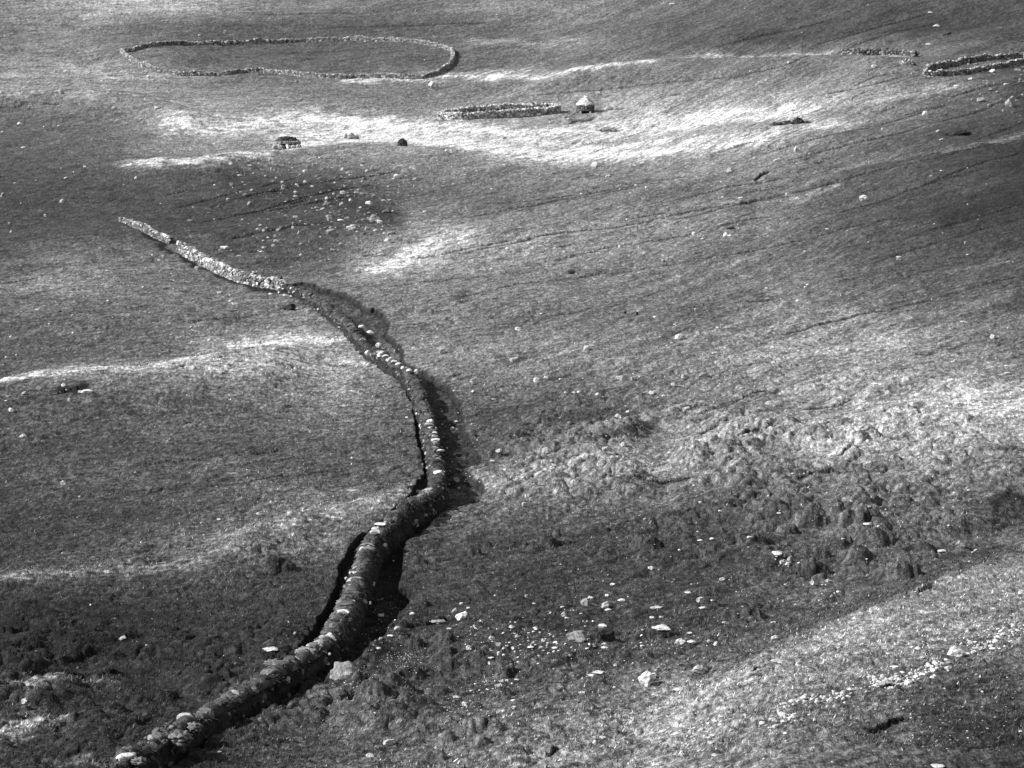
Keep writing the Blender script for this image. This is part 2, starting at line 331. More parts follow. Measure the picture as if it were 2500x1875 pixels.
# ------------------------------------------------------------------ ground tone: pale dry turf, darker heath, with sun and shade put into colour
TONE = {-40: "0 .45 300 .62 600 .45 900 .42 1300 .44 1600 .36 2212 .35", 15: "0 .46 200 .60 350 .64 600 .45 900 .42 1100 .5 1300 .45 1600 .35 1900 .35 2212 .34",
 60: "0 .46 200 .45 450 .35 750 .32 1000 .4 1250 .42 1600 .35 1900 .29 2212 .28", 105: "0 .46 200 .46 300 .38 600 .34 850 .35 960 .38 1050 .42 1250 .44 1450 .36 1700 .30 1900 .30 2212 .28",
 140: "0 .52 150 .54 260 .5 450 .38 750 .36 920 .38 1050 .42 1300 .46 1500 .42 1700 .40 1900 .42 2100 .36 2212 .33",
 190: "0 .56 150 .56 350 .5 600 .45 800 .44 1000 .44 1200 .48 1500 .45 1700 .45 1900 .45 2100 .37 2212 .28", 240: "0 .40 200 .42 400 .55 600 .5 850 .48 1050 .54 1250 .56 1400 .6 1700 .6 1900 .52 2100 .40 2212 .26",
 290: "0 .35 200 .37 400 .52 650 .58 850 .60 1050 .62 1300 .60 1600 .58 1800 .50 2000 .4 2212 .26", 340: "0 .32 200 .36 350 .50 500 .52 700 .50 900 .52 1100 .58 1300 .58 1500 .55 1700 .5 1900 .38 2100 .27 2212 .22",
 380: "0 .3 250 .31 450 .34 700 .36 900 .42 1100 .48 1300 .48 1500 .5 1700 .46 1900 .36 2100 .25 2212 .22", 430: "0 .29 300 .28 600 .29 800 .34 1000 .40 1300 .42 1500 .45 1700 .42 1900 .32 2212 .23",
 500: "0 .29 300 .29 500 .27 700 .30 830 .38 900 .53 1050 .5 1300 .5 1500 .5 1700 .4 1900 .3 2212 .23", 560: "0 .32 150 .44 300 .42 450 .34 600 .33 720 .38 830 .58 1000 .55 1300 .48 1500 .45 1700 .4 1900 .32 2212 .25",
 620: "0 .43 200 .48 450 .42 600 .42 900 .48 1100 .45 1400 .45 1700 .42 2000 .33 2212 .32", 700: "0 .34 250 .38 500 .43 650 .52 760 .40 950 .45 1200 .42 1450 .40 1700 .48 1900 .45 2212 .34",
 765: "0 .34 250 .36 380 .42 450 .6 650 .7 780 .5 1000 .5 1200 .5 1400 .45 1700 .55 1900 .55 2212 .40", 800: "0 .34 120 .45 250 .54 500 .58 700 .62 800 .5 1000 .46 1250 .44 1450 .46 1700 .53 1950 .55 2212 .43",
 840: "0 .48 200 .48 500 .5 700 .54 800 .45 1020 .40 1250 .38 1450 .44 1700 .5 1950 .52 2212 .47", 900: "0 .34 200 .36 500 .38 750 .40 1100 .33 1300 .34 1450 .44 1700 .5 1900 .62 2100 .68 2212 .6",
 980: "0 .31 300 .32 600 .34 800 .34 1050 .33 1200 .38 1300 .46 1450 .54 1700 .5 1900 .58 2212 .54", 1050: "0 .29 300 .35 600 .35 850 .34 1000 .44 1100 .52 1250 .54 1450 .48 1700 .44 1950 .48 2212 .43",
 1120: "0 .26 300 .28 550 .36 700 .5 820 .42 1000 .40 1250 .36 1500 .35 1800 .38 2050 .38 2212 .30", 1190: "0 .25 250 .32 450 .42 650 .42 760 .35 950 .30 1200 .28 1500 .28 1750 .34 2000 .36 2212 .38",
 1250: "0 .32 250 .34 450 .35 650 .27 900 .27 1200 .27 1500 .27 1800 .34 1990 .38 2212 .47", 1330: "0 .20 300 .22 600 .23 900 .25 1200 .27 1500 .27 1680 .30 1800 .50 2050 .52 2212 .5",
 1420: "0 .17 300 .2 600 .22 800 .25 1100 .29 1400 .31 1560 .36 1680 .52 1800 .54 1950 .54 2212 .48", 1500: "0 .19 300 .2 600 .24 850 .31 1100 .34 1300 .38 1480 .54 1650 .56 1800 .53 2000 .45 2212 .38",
 1580: "0 .24 200 .23 400 .23 650 .31 900 .36 1150 .42 1350 .54 1500 .56 1650 .5 1900 .38 2212 .29", 1659: "0 .24 200 .22 450 .21 700 .34 950 .42 1200 .52 1400 .52 1700 .42 2000 .32 2212 .24", 1760: "0 .24 450 .21 950 .42 1300 .52 1700 .42 2212 .24"}  # dark near left corner: vignetting put into the turf tone
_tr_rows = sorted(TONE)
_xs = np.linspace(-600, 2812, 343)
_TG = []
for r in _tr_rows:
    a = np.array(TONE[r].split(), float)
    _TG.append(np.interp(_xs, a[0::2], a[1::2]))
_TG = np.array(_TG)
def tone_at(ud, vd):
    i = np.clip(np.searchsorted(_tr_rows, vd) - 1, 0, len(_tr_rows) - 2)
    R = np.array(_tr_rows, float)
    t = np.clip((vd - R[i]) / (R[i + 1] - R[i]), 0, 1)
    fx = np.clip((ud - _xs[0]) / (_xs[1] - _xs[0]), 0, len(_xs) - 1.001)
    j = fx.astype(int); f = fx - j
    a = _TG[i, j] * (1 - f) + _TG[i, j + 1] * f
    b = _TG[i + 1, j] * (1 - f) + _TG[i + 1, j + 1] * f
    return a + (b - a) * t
# swathes of bleached grass, with sunlit crests put into the colour: points, half width, paleness
SWATH = [([(400, 265), (470, 270), (600, 258), (760, 262), (940, 285)], 9, .97), ([(640, 297), (760, 290), (950, 312), (1100, 332), (1300, 337), (1500, 322), (1640, 300)], 8, .98),
 ([(290, 353), (420, 350), (560, 331), (650, 318)], 5, .93), ([(700, 310), (860, 292), (960, 300), (1080, 318), (1200, 330)], 8, .95), ([(860, 285), (1000, 278), (1150, 292), (1250, 285), (1380, 272)], 7, .95),
 ([(1290, 285), (1400, 262), (1500, 252), (1620, 245), (1740, 238)], 7, .97), ([(1740, 238), (1880, 222), (2050, 185)], 6, .68), ([(1180, 310), (1350, 292), (1500, 267), (1620, 255), (1700, 252)], 6, .93),
 ([(1480, 310), (1700, 282), (1820, 265)], 6, .85), ([(1150, 330), (1300, 322), (1460, 300)], 4, .9), ([(760, 174), (950, 168), (1100, 167), (1190, 164), (1300, 146), (1400, 132)], 4, .90), ([(1400, 132), (1500, 122), (1640, 121), (1800, 117), (1950, 122)], 3, .70),
 ([(960, 158), (1180, 152)], 3, .72), ([(1030, 90), (1130, 94), (1230, 88)], 6, .62), ([(140, 140), (250, 168), (420, 163)], 5, .70), ([(0, 198), (120, 200), (250, 200)], 8, .62), ([(320, 205), (430, 238), (520, 256)], 8, .72),
 ([(820, 583), (900, 550), (975, 512)], 8, .97), ([(780, 600), (860, 577), (1000, 540), (1150, 522)], 9, .66), ([(-60, 836), (0, 824), (120, 806), (250, 797), (330, 793), (420, 776), (520, 752), (640, 737), (740, 739)], 5, .92),
 ([(420, 792), (600, 782), (760, 777)], 9, .76), ([(0, 640), (200, 600), (380, 572)], 10, .55), ([(560, 1158), (700, 1117), (800, 1091), (900, 1066)], 9, .62), ([(0, 1256), (200, 1236), (400, 1222), (640, 1190), (700, 1172)], 7, .55),
 ([(1500, 430), (1700, 390), (1900, 350), (2100, 318), (2212, 290)], 3, .50), ([(1720, 432), (1800, 402)], 4, .7), ([(1300, 522), (1480, 470), (1560, 440)], 5, .6), ([(1820, 642), (2000, 595), (2230, 556)], 2, .42),
 ([(1430, 1002), (1600, 932), (1800, 882)], 12, .66), ([(1880, 962), (2000, 912), (2150, 880)], 18, .78), ([(1050, 1062), (1250, 1022), (1400, 1010)], 12, .68), ([(1700, 690), (1850, 685)], 8, .62), ([(1600, 780), (1850, 760), (1900, 745)], 8, .68),
 ([(70, 1506), (120, 1490), (170, 1476)], 10, .62), ([(-40, 1618), (90, 1588)], 8, .70), ([(-40, 1570), (60, 1562)], 5, .5), ([(150, 1660), (300, 1645)], 6, .42), ([(600, 1500), (800, 1560), (1000, 1590)], 14, .42), ([(1480, 1490), (1640, 1428), (1750, 1370), (2000, 1280), (2212, 1190)], 9, .60), ([(1100, 1545), (1300, 1530), (1500, 1500)], 12, .52),
 ([(390, 512), (440, 513)], 3, .42), ([(1130, 600), (1300, 570)], 6, .56), ([(1030, 645), (1150, 640)], 8, .52), ([(980, 760), (1200, 768), (1330, 790)], 9, .56), ([(880, 690), (990, 700)], 7, .55)]
DARK = [([(272, 482), (340, 521), (368, 545)], 5, .12), ([(385, 556), (430, 577), (480, 600), (540, 625), (602, 634)], 5, .14), ([(500, 400), (700, 420), (850, 470)], 26, .25), ([(1235, 266), (1260, 262), (1282, 259)], 4, .34), ([(1295, 281), (1330, 282)], 5, .42), ([(2050, 470), (2212, 420)], 26, .20), ([(1050, 900), (1200, 920), (1350, 905)], 18, .31),  # first two: shadow at the upper wall's foot put into colour
 ([(2150, 1102), (2180, 1085), (2230, 1100)], 13, .17), ([(0, 1370), (70, 1372)], 8, .09), ([(0, 1425), (150, 1410), (280, 1400)], 9, .12), ([(140, 1465), (260, 1462)], 7, .1), ([(1000, 640), (1000, 641)], 10, .3), ([(1630, 640), (1660, 650)], 9, .33),
 ([(130, 842), (190, 842)], 7, .12), ([(2020, 1560), (2212, 1600)], 30, .24), ([(868, 1170), (845, 1240), (850, 1300)], 14, .2), ([(735, 1260), (715, 1330)], 8, .15), ([(905, 900), (912, 1020)], 7, .2), ([(60, 1330), (400, 1345)], 20, .18)]  # strokes by the long wall: wall and scarp shade put into colour
def plan_line(pts):
    p, d = hit(*disp(pts).T, H1)
    u, v = plan(p[:, 0], p[:, 1])
    return np.stack([u / K, v / K], 1)
_sw = [(plan_line(p), w, a) for p, w, a in SWATH]
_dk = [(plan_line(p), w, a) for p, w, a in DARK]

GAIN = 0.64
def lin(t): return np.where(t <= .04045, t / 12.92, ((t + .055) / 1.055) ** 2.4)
def ground_tone(x, y, st, bare, hum):
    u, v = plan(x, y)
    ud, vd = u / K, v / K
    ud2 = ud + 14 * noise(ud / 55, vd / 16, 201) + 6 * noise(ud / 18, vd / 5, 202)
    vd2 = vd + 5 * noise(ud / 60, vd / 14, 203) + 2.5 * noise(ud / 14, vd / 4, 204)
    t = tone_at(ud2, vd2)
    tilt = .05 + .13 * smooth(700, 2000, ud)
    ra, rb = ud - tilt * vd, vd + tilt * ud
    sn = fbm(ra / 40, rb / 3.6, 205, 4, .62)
    broad = fbm(ra / 190, rb / 20, 206, 3, .55)  # with sn: broad dappled sun patches put into the ground colour
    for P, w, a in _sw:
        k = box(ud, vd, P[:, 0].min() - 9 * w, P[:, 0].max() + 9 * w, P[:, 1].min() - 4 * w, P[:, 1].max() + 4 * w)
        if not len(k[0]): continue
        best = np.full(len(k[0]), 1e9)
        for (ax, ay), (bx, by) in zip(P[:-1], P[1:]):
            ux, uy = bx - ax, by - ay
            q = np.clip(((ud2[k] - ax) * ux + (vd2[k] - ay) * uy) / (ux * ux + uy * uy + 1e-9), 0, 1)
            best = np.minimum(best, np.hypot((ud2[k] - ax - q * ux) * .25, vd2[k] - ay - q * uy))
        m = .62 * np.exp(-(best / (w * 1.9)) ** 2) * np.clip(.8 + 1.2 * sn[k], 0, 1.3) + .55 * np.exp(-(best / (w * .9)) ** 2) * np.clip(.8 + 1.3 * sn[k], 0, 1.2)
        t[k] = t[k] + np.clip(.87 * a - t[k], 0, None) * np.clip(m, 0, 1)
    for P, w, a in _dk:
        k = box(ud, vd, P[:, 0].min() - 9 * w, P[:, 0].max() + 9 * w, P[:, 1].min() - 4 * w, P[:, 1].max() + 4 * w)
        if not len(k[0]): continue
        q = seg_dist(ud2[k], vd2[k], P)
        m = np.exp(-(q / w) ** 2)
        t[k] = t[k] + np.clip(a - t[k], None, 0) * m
    sn = np.sign(sn) * np.abs(sn) ** .75
    W = wy(y)
    g1, g2, g3 = noise((x + .15 * W) / 1.7, (W - .15 * x) / .19, 208), noise((x + .1 * W) / .75, (W - .1 * x) / .12, 209), noise(x / .26, W / .075, 210)
    t = t * (1 + .22 * st + .24 * sn + .16 * g1 + .22 * g2 + .30 * g3 +   .24 * broad * (.6 + .6 * smooth(700, 1500, ud)))
    X, Y = _cr[0][0], _cr[0][1]               # the near spur paler, the ground behind its brow darker
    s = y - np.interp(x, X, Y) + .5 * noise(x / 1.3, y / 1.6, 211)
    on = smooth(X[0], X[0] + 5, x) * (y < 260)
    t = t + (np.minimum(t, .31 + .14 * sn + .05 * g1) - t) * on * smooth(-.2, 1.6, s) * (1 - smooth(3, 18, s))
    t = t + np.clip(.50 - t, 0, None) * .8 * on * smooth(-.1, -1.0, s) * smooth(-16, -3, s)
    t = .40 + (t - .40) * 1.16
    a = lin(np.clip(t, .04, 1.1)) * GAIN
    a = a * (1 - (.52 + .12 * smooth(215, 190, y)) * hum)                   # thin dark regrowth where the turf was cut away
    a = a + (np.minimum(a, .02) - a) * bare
    return np.clip(a, .008, .75)

# ------------------------------------------------------------------ materials
def grey(name, attr="tone", value=None, rough=0.95, grain=((14, .55), (3.0, .3)), bump=.0, bump_scale=20, stretch=(1, 1, 1), stain=None):
    m = bpy.data.materials.new(name)
    m.use_nodes = True
    n, l = m.node_tree.nodes, m.node_tree.links
    n.clear()
    out, bs = n.new("ShaderNodeOutputMaterial"), n.new("ShaderNodeBsdfPrincipled")
    bs.inputs["Roughness"].default_value = rough
    bs.inputs["Specular IOR Level"].default_value = 0.15
    l.new(bs.outputs[0], out.inputs[0])
    tc, mp = n.new("ShaderNodeTexCoord"), n.new("ShaderNodeMapping")
    mp.inputs["Scale"].default_value = stretch
    l.new(tc.outputs["Object"], mp.inputs[0])
    if value is None:
        at = n.new("ShaderNodeAttribute"); at.attribute_name = attr
        cur = at.outputs["Fac"]
    else:
        vv = n.new("ShaderNodeValue"); vv.outputs[0].default_value = value
        cur = vv.outputs[0]
    last = None
    for sc, amp in grain:
        t = n.new("ShaderNodeTexNoise")
        t.inputs["Scale"].default_value = sc
        t.inputs["Detail"].default_value = 5.0
        t.inputs["Roughness"].default_value = .78
        l.new(mp.outputs[0], t.inputs["Vector"])
        r = n.new("ShaderNodeMapRange")
        r.inputs["From Min"].default_value, r.inputs["From Max"].default_value = .33, .67
        r.inputs["To Min"].default_value, r.inputs["To Max"].default_value = 1 - amp, 1 + amp
        l.new(t.outputs["Fac"], r.inputs[0])
        k = n.new("ShaderNodeMath"); k.operation = 'MULTIPLY'
        l.new(cur, k.inputs[0]); l.new(r.outputs[0], k.inputs[1])
        cur = k.outputs[0]
        last = last or t
    k = n.new("ShaderNodeMath"); k.operation = 'MINIMUM'; k.inputs[1].default_value = .82
    l.new(cur, k.inputs[0])
    cc = n.new("ShaderNodeCombineColor")
    for i in range(3): l.new(k.outputs[0], cc.inputs[i])
    l.new(cc.outputs[0], bs.inputs["Base Color"])
    if bump:
        t = n.new("ShaderNodeTexNoise")
        t.inputs["Scale"].default_value = bump_scale
        t.inputs["Detail"].default_value = 4.0
        t.inputs["Roughness"].default_value = .7
        l.new(mp.outputs[0], t.inputs["Vector"])
        b = n.new("ShaderNodeBump"); b.inputs["Strength"].default_value = 1.0; b.inputs["Distance"].default_value = bump
        l.new(t.outputs["Fac"], b.inputs["Height"]); l.new(b.outputs[0], bs.inputs["Normal"])
    return m
M_TURF = grey("turf", grain=((12.0, .75), (4.0, .7), (1.2, .3)), bump=.16, bump_scale=6.0, stretch=(1, .42, 1))
M_STONE = grey("lichened_stone", grain=((6, .35), (1.6, .25)), bump=.05, bump_scale=7)
M_WALLTURF = grey("wall_turf", grain=((7, .7), (1.5, .55)), bump=.12, bump_scale=6)
M_THATCH = grey("pale_turf_roof", grain=((5, .4), (1.2, .2)), bump=.15, bump_scale=5)

# ------------------------------------------------------------------ objects
def link(name, V, Fc, mat, parent=None, tone=None, shade=False, loc=None):
    V = np.asarray(V, np.float32)
    if loc is not None: V = V - np.asarray(loc, np.float32)
    me = bpy.data.meshes.new(name)
    Fc = np.asarray(Fc, np.int32)
    n = Fc.shape[1]
    me.vertices.add(len(V)); me.vertices.foreach_set("co", V.ravel())
    me.loops.add(Fc.size); me.loops.foreach_set("vertex_index", Fc.ravel())
    me.polygons.add(len(Fc)); me.polygons.foreach_set("loop_start", np.arange(0, Fc.size, n, dtype=np.int32))
    me.polygons.foreach_set("use_smooth", np.full(len(Fc), bool(shade)))
    me.update(calc_edges=True); me.validate()
    if tone is not None:
        a = me.attributes.new("tone", 'FLOAT', 'POINT')
        a.data.foreach_set("value", np.broadcast_to(np.asarray(tone, np.float32), (len(V),)).astype(np.float32).copy())
    me.materials.append(mat)
    o = bpy.data.objects.new(name, me)
    COL.objects.link(o)
    if loc is not None: o.location = loc
    if parent is not None:
        o.parent = parent
        o.location = (0, 0, 0) if loc is None else loc
    return o
def empty(name, loc=(0, 0, 0)):
    o = bpy.data.objects.new(name, None)
    COL.objects.link(o); o.location = loc
    return o
def tag(o, label=None, cat=None, group=None, kind=None):
    if label: o["label"] = label
    if cat: o["category"] = cat
    if group: o["group"] = group
    if kind: o["kind"] = kind
    return o

def build_ground():
    vr = np.concatenate([np.arange(2094, 860, -1.6), np.arange(860, -46, -1.3)])
    yr = np.interp(vr, BV[::-1], BY[::-1])
    yr = np.concatenate([[-300, -100, 0, 30, 55, 75, 82, 88, 93, 97, 100], np.sort(yr), BY[-1] + np.array([6, 20, 50, 100, 200, 400, 800, 1500, 2500, 4000])])
    yr = np.unique(yr)
    th = np.arange(-1290, 1291, 2.0) / F
    wide = np.arange(1296, 2300, 5.0) / F
    far_ = np.array([.34, .38, .45, .6, .9, 1.6, 3])
    th = np.concatenate([-far_[::-1], -wide[::-1], th, wide, far_])
    T, Yg = np.meshgrid(th, yr)
    X = T * np.maximum(Yg, 90)
    nr, nc = X.shape
    x, y = X.ravel(), Yg.ravel()
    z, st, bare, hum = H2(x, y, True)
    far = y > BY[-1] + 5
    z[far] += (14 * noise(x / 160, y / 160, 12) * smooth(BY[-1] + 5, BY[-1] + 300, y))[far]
    a = ground_tone(x, y, st, bare, hum)
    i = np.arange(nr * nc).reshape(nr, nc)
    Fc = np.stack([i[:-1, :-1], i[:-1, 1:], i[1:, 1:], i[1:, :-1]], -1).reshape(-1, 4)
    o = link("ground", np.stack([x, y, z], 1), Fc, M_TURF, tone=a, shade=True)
    tag(o, "rolling sheep-grazed moorland of pale and dark turf", kind="structure")
build_ground()

# ------------------------------------------------------------------ stone shapes
_rng = np.random.default_rng(11)
def ico(sub):
    import bmesh
    bm = bmesh.new()
    bmesh.ops.create_icosphere(bm, subdivisions=sub, radius=1.0)
    V = np.array([v.co[:] for v in bm.verts]); Fc = np.array([[v.index for v in f.verts] for f in bm.faces])
    bm.free()
    return V, Fc
ICO1, ICO2, ICO3 = ico(2), ico(3), ico(4)
def stone_shape(base, rng, cuts=9, depth=(.5, .85), lump=.12):
    V, Fc = base
    V = V.copy()
    for _ in range(cuts):
        n = rng.normal(size=3); n /= np.linalg.norm(n)
        d = rng.uniform(*depth)
        V -= np.clip(V @ n - d, 0, None)[:, None] * n * .94
    s = rng.uniform(0, 50)
    q = 1 + lump * noise(V[:, 0] * 1.7 + s, V[:, 1] * 1.7 + V[:, 2] * 2.1, 3) + lump * .5 * noise(V[:, 0] * 4 + V[:, 2] * 3, V[:, 1] * 4 + s, 4)
    V *= q[:, None]
    V -= (V.max(0) + V.min(0)) / 2
    V /= (V.max(0) - V.min(0)) / 2
    return V
LIB = [stone_shape(ICO1, _rng, 8) for _ in range(14)]
def pack(P, S, R, tones, rng):               # many stones as one mesh: centres, half sizes, yaw
    n = len(P)
    idx = rng.integers(0, len(LIB), n)
    nv, fc = len(LIB[0]), ICO1[1]
    V = np.stack([LIB[i] for i in idx]) * S[:, None, :]
    t = rng.uniform(-.22, .22, n); c, s = np.cos(t)[:, None], np.sin(t)[:, None]
    X, Z = V[:, :, 0] * c - V[:, :, 2] * s, V[:, :, 0] * s + V[:, :, 2] * c
    V[:, :, 0], V[:, :, 2] = X, Z
    c, s = np.cos(R)[:, None], np.sin(R)[:, None]
    X, Y = V[:, :, 0] * c - V[:, :, 1] * s, V[:, :, 0] * s + V[:, :, 1] * c
    V[:, :, 0], V[:, :, 1] = X, Y
    V = V + P[:, None, :]
    Fc = fc[None] + (np.arange(n) * nv)[:, None, None]
    return V.reshape(-1, 3), Fc.reshape(-1, 3), np.repeat(tones, nv)

def resample(P, step, closed=False):
    P = np.asarray(P, float)
    if closed: P = np.vstack([P, P[:1]])
    L = np.concatenate([[0], np.cumsum(np.hypot(*np.diff(P[:, :2], axis=0).T))])
    # smooth through the points
    m = max(8, int(L[-1] / step) * 3)
    s = np.linspace(0, L[-1], m)
    Q = np.stack([np.interp(s, L, P[:, k]) for k in (0, 1)], 1)
    w = max(3, int(min(1.6, L[-1] / 12) / (L[-1] / m)))
    kr = np.hanning(w + 2)[1:-1]; kr /= kr.sum()
    pad = len(kr) // 2
    Qp = np.vstack([Q[-pad - 1:-1], Q, Q[1:pad + 1]]) if closed else np.pad(Q, ((pad, pad), (0, 0)), mode='reflect', reflect_type='odd')
    Q = np.stack([np.convolve(Qp[:, k], kr, mode='valid')[:m] for k in (0, 1)], 1)
    L = np.concatenate([[0], np.cumsum(np.hypot(*np.diff(Q, axis=0).T))])
    s = np.linspace(0, L[-1], max(2, int(L[-1] / step)))
    Q = np.stack([np.interp(s, L, Q[:, k]) for k in (0, 1)], 1)
    T = np.gradient(Q, axis=0); T /= np.linalg.norm(T, axis=1)[:, None] + 1e-9
    return Q, T, s

def drystone(name, P, h, wb, wt, size, seed, tone=.38, parent=None, closed=False, core_tone=.05, hvar=.15, cap=.0, tvar=.35, taper=0.0):
    rng = np.random.default_rng(seed)
    Q, T, s = resample(P, size * .9, closed)
    N = np.stack([-T[:, 1], T[:, 0]], 1)
    Pn, Sz, Ry, Tn = [], [], [], []
    hh = h * (1 + hvar * noise(s / 5.0, s * 0 + seed, seed) + hvar * .6 * noise(s / 1.4, s * 0 + seed, seed + 3))
    hh = hh * (1 - taper * (1 - smooth(0, .55, s / s[-1])))
    gz = H2(Q[:, 0], Q[:, 1])
    for i in range(len(Q)):
        z, top = -.15, hh[i]
        while z < top:
            c = size * rng.uniform(.55, 1.1)
            w = wb + (wt - wb) * max(z, 0) / h
            for sd_ in (-1, 1):
                if rng.random() < .04: continue
                off = sd_ * (w / 2 - .18 * size) + rng.normal() * .03
                al = rng.normal() * size * .18
                p = Q[i] + N[i] * off + T[i] * al
                Pn.append((p[0], p[1], gz[i] + z + c / 2)); Sz.append((size * rng.uniform(.5, .78), size * rng.uniform(.4, .6), c * rng.uniform(.5, .64)))
                Ry.append(math.atan2(T[i, 1], T[i, 0]) + rng.normal() * .2)
                Tn.append(tone * math.exp(rng.normal() * tvar))
            z += c * .9
        for _ in range(2):
            p = Q[i] + N[i] * rng.uniform(-.35, .35) * wt + T[i] * rng.normal() * .2 * size
            c = size * rng.uniform(.5, .95)
            Pn.append((p[0], p[1], gz[i] + top + c * .25)); Sz.append((size * rng.uniform(.45, .8), size * rng.uniform(.45, .7), c * .5))
            Ry.append(rng.uniform(0, 6.3)); Tn.append((tone + cap) * math.exp(rng.normal() * tvar))
    V, Fc, tn = pack(np.array(Pn), np.array(Sz), np.array(Ry), np.clip(np.array(Tn), .03, .8), rng)
    # rubble core between the faces
    m = len(Q)
    w = wt * .36
    L_, R_ = Q + N * w, Q - N * w
    lo, hi = gz - .3, gz + hh * .92
    C = np.concatenate([np.c_[L_, lo], np.c_[L_, hi], np.c_[R_, hi], np.c_[R_, lo]])
    i = np.arange(m - 1)
    q = []
    for a, b in ((0, 1), (1, 2), (2, 3)):
        q += [np.stack([a * m + i, a * m + i + 1, b * m + i + 1], 1), np.stack([a * m + i, b * m + i + 1, b * m + i], 1)]
    for e in (0, m - 1):
        q.append(np.array([[e, m + e, 2 * m + e], [e, 2 * m + e, 3 * m + e]]))
    Fa = np.concatenate([Fc, np.concatenate(q) + len(V)])
    V = np.concatenate([V, C]); tn = np.concatenate([tn, np.full(len(C), core_tone)])
    mid = Q[m // 2]
    return link(name, V, Fa, M_STONE, parent=parent, tone=tn, shade=False, loc=None if parent is not None else (mid[0], mid[1], gz[m // 2]))

# ------------------------------------------------------------------ the long wall: stone at its far end, turf-grown below
def wall_base(pts, lift=0.0):
    return hit(*disp(pts).T, H1, lift=lift)[0]
UP1 = [(262, 471), (300, 489), (340, 508), (362, 517), (370, 521)]
UP2 = [(389, 531), (430, 554), (480, 578), (530, 597), (570, 606), (609, 612)]
TURF = [(612, 616), (650, 627), (700, 655), (740, 688), (772, 722), (798, 750), (838, 778), (878, 799), (902, 832), (918, 880), (931, 930), (940, 985), (946, 1030), (936, 1062), (900, 1088), (862, 1113),
        (822, 1143), (797, 1178), (779, 1225), (760, 1280), (740, 1330), (718, 1368), (673, 1407), (621, 1438), (560, 1473), (503, 1508), (440, 1538), (391, 1564), (344, 1594), (265, 1640), (200, 1680), (120, 1730)]
w1 = drystone("drystone_wall", wall_base(UP1, .45), .62, .62, .42, .4, 21, tone=.12, cap=.2, taper=.6, tvar=.6, hvar=.35)
tag(w1, "short length of pale drystone wall at the far end of the long wall, beyond a gap", "wall")

main = empty("field_wall")
tag(main, "long winding field wall, turf-grown and dark near us, pale bare stone at its far end", "wall")
WTOP = wall_base(TURF, 1.1)
main.location = (WTOP[15, 0], WTOP[15, 1], WTOP[15, 2] - 1.1)
bpy.context.view_layer.update()
ML = np.array(main.location)
st_ = drystone("stone_length", np.vstack([wall_base(UP2, .9), WTOP[:1] + (WTOP[1:2] - WTOP[:1]) * .05]), .95, .9, .58, .46, 22, tone=.15, cap=.2, tvar=.7, hvar=.3)
st_.parent = main
st_.location = np.array(st_.location) - ML
st_["label"] = "pale bare drystone length of the wall"

def sweep(name, Q, T, s, prof, amp, seed, zoff, tone_f, hfun, scale=1.0, lump=.0):
    N = np.stack([-T[:, 1], T[:, 0]], 1)
    prof = np.asarray(prof, float)
    m, k = len(Q), len(prof)
    gz = np.asarray(H1(Q[:, 0], Q[:, 1]))
    O, Hh = np.broadcast_to(prof[:, 0] * .72, (m, k)).copy(), np.broadcast_to(prof[:, 1], (m, k)).copy()
    S, Kk = np.meshgrid(s, np.concatenate([[0], np.cumsum(np.hypot(*np.diff(prof, axis=0).T))]), indexing='ij')
    hs = hfun(s)[:, None]
    Hh = np.where(Hh > 0, Hh * hs * .88, Hh)
    nx, nz = np.gradient(prof[:, 1]), -np.gradient(prof[:, 0])
    ln = np.hypot(nx, nz) + 1e-9
    # outward of a profile that runs from the left foot over the top to the right foot
    ox, oz = -nx / ln, -nz / ln
    ox, oz = np.where(True, ox, ox), np.where(True, oz, oz)
    d = amp * (1.0 * fbm(S / .95, Kk / .7, seed, 3, .6) + .55 * noise(S / .22, Kk / .3, seed + 5)) + lump * (domes(S / .95, Kk / .8, seed + 9) - .45)
    O = O + d * ox[None, :]
    Hh = Hh + d * np.abs(oz)[None, :]
    V = np.stack([Q[:, 0:1] + N[:, 0:1] * O, Q[:, 1:2] + N[:, 1:2] * O, gz[:, None] + Hh + zoff], -1)
    i = np.arange(m * k).reshape(m, k)
    Fc = np.stack([i[:-1, :-1], i[:-1, 1:], i[1:, 1:], i[1:, :-1]], -1).reshape(-1, 4)
    ends = [np.stack([i[e, :k // 2 - 1], i[e, 1:k // 2], i[e, ::-1][1:k // 2], i[e, ::-1][:k // 2 - 1]], 1) for e in (0, m - 1)]
    Fc = np.concatenate([Fc] + ends)
    return link(name, (V - ML).reshape(-1, 3), Fc, M_WALLTURF, parent=main, tone=tone_f(S, Kk, O, Hh).ravel(), shade=True)

Q, T, s = resample(WTOP, .11)
fr = s / s[-1]
def hgt(s): return .98 + .22 * noise(s / 5.0, s * 0, 301) + .14 * noise(s / 1.5, s * 0, 302) - .28 * smooth(.25, .5, noise(s / 3.7, s * 0, 303)) + .22 * np.exp(-((s / s[-1] - .66) / .02) ** 2)
body = [(-.86, -1.1), (-.78, -.15), (-.66, .1), (-.61, .28), (-.57, .46), (-.53, .64), (-.49, .82), (-.45, 1.0), (-.38, 1.14), (-.30, 1.2), (-.12, 1.22), (.12, 1.22), (.30, 1.2), (.38, 1.14), (.45, 1.0), (.49, .82), (.53, .64), (.57, .46), (.61, .28), (.66, .1), (.78, -.15), (.86, -1.1)]
sweep("wall_body", Q, T, s, body, .17, 311, 0.0, lambda S, Kk, O, Hh: 0.022 * np.exp(.7 * noise(S / .5, Kk / .22, 312) + .5 * noise(S / 2.2, Kk / 2, 313)), hgt, lump=.3)
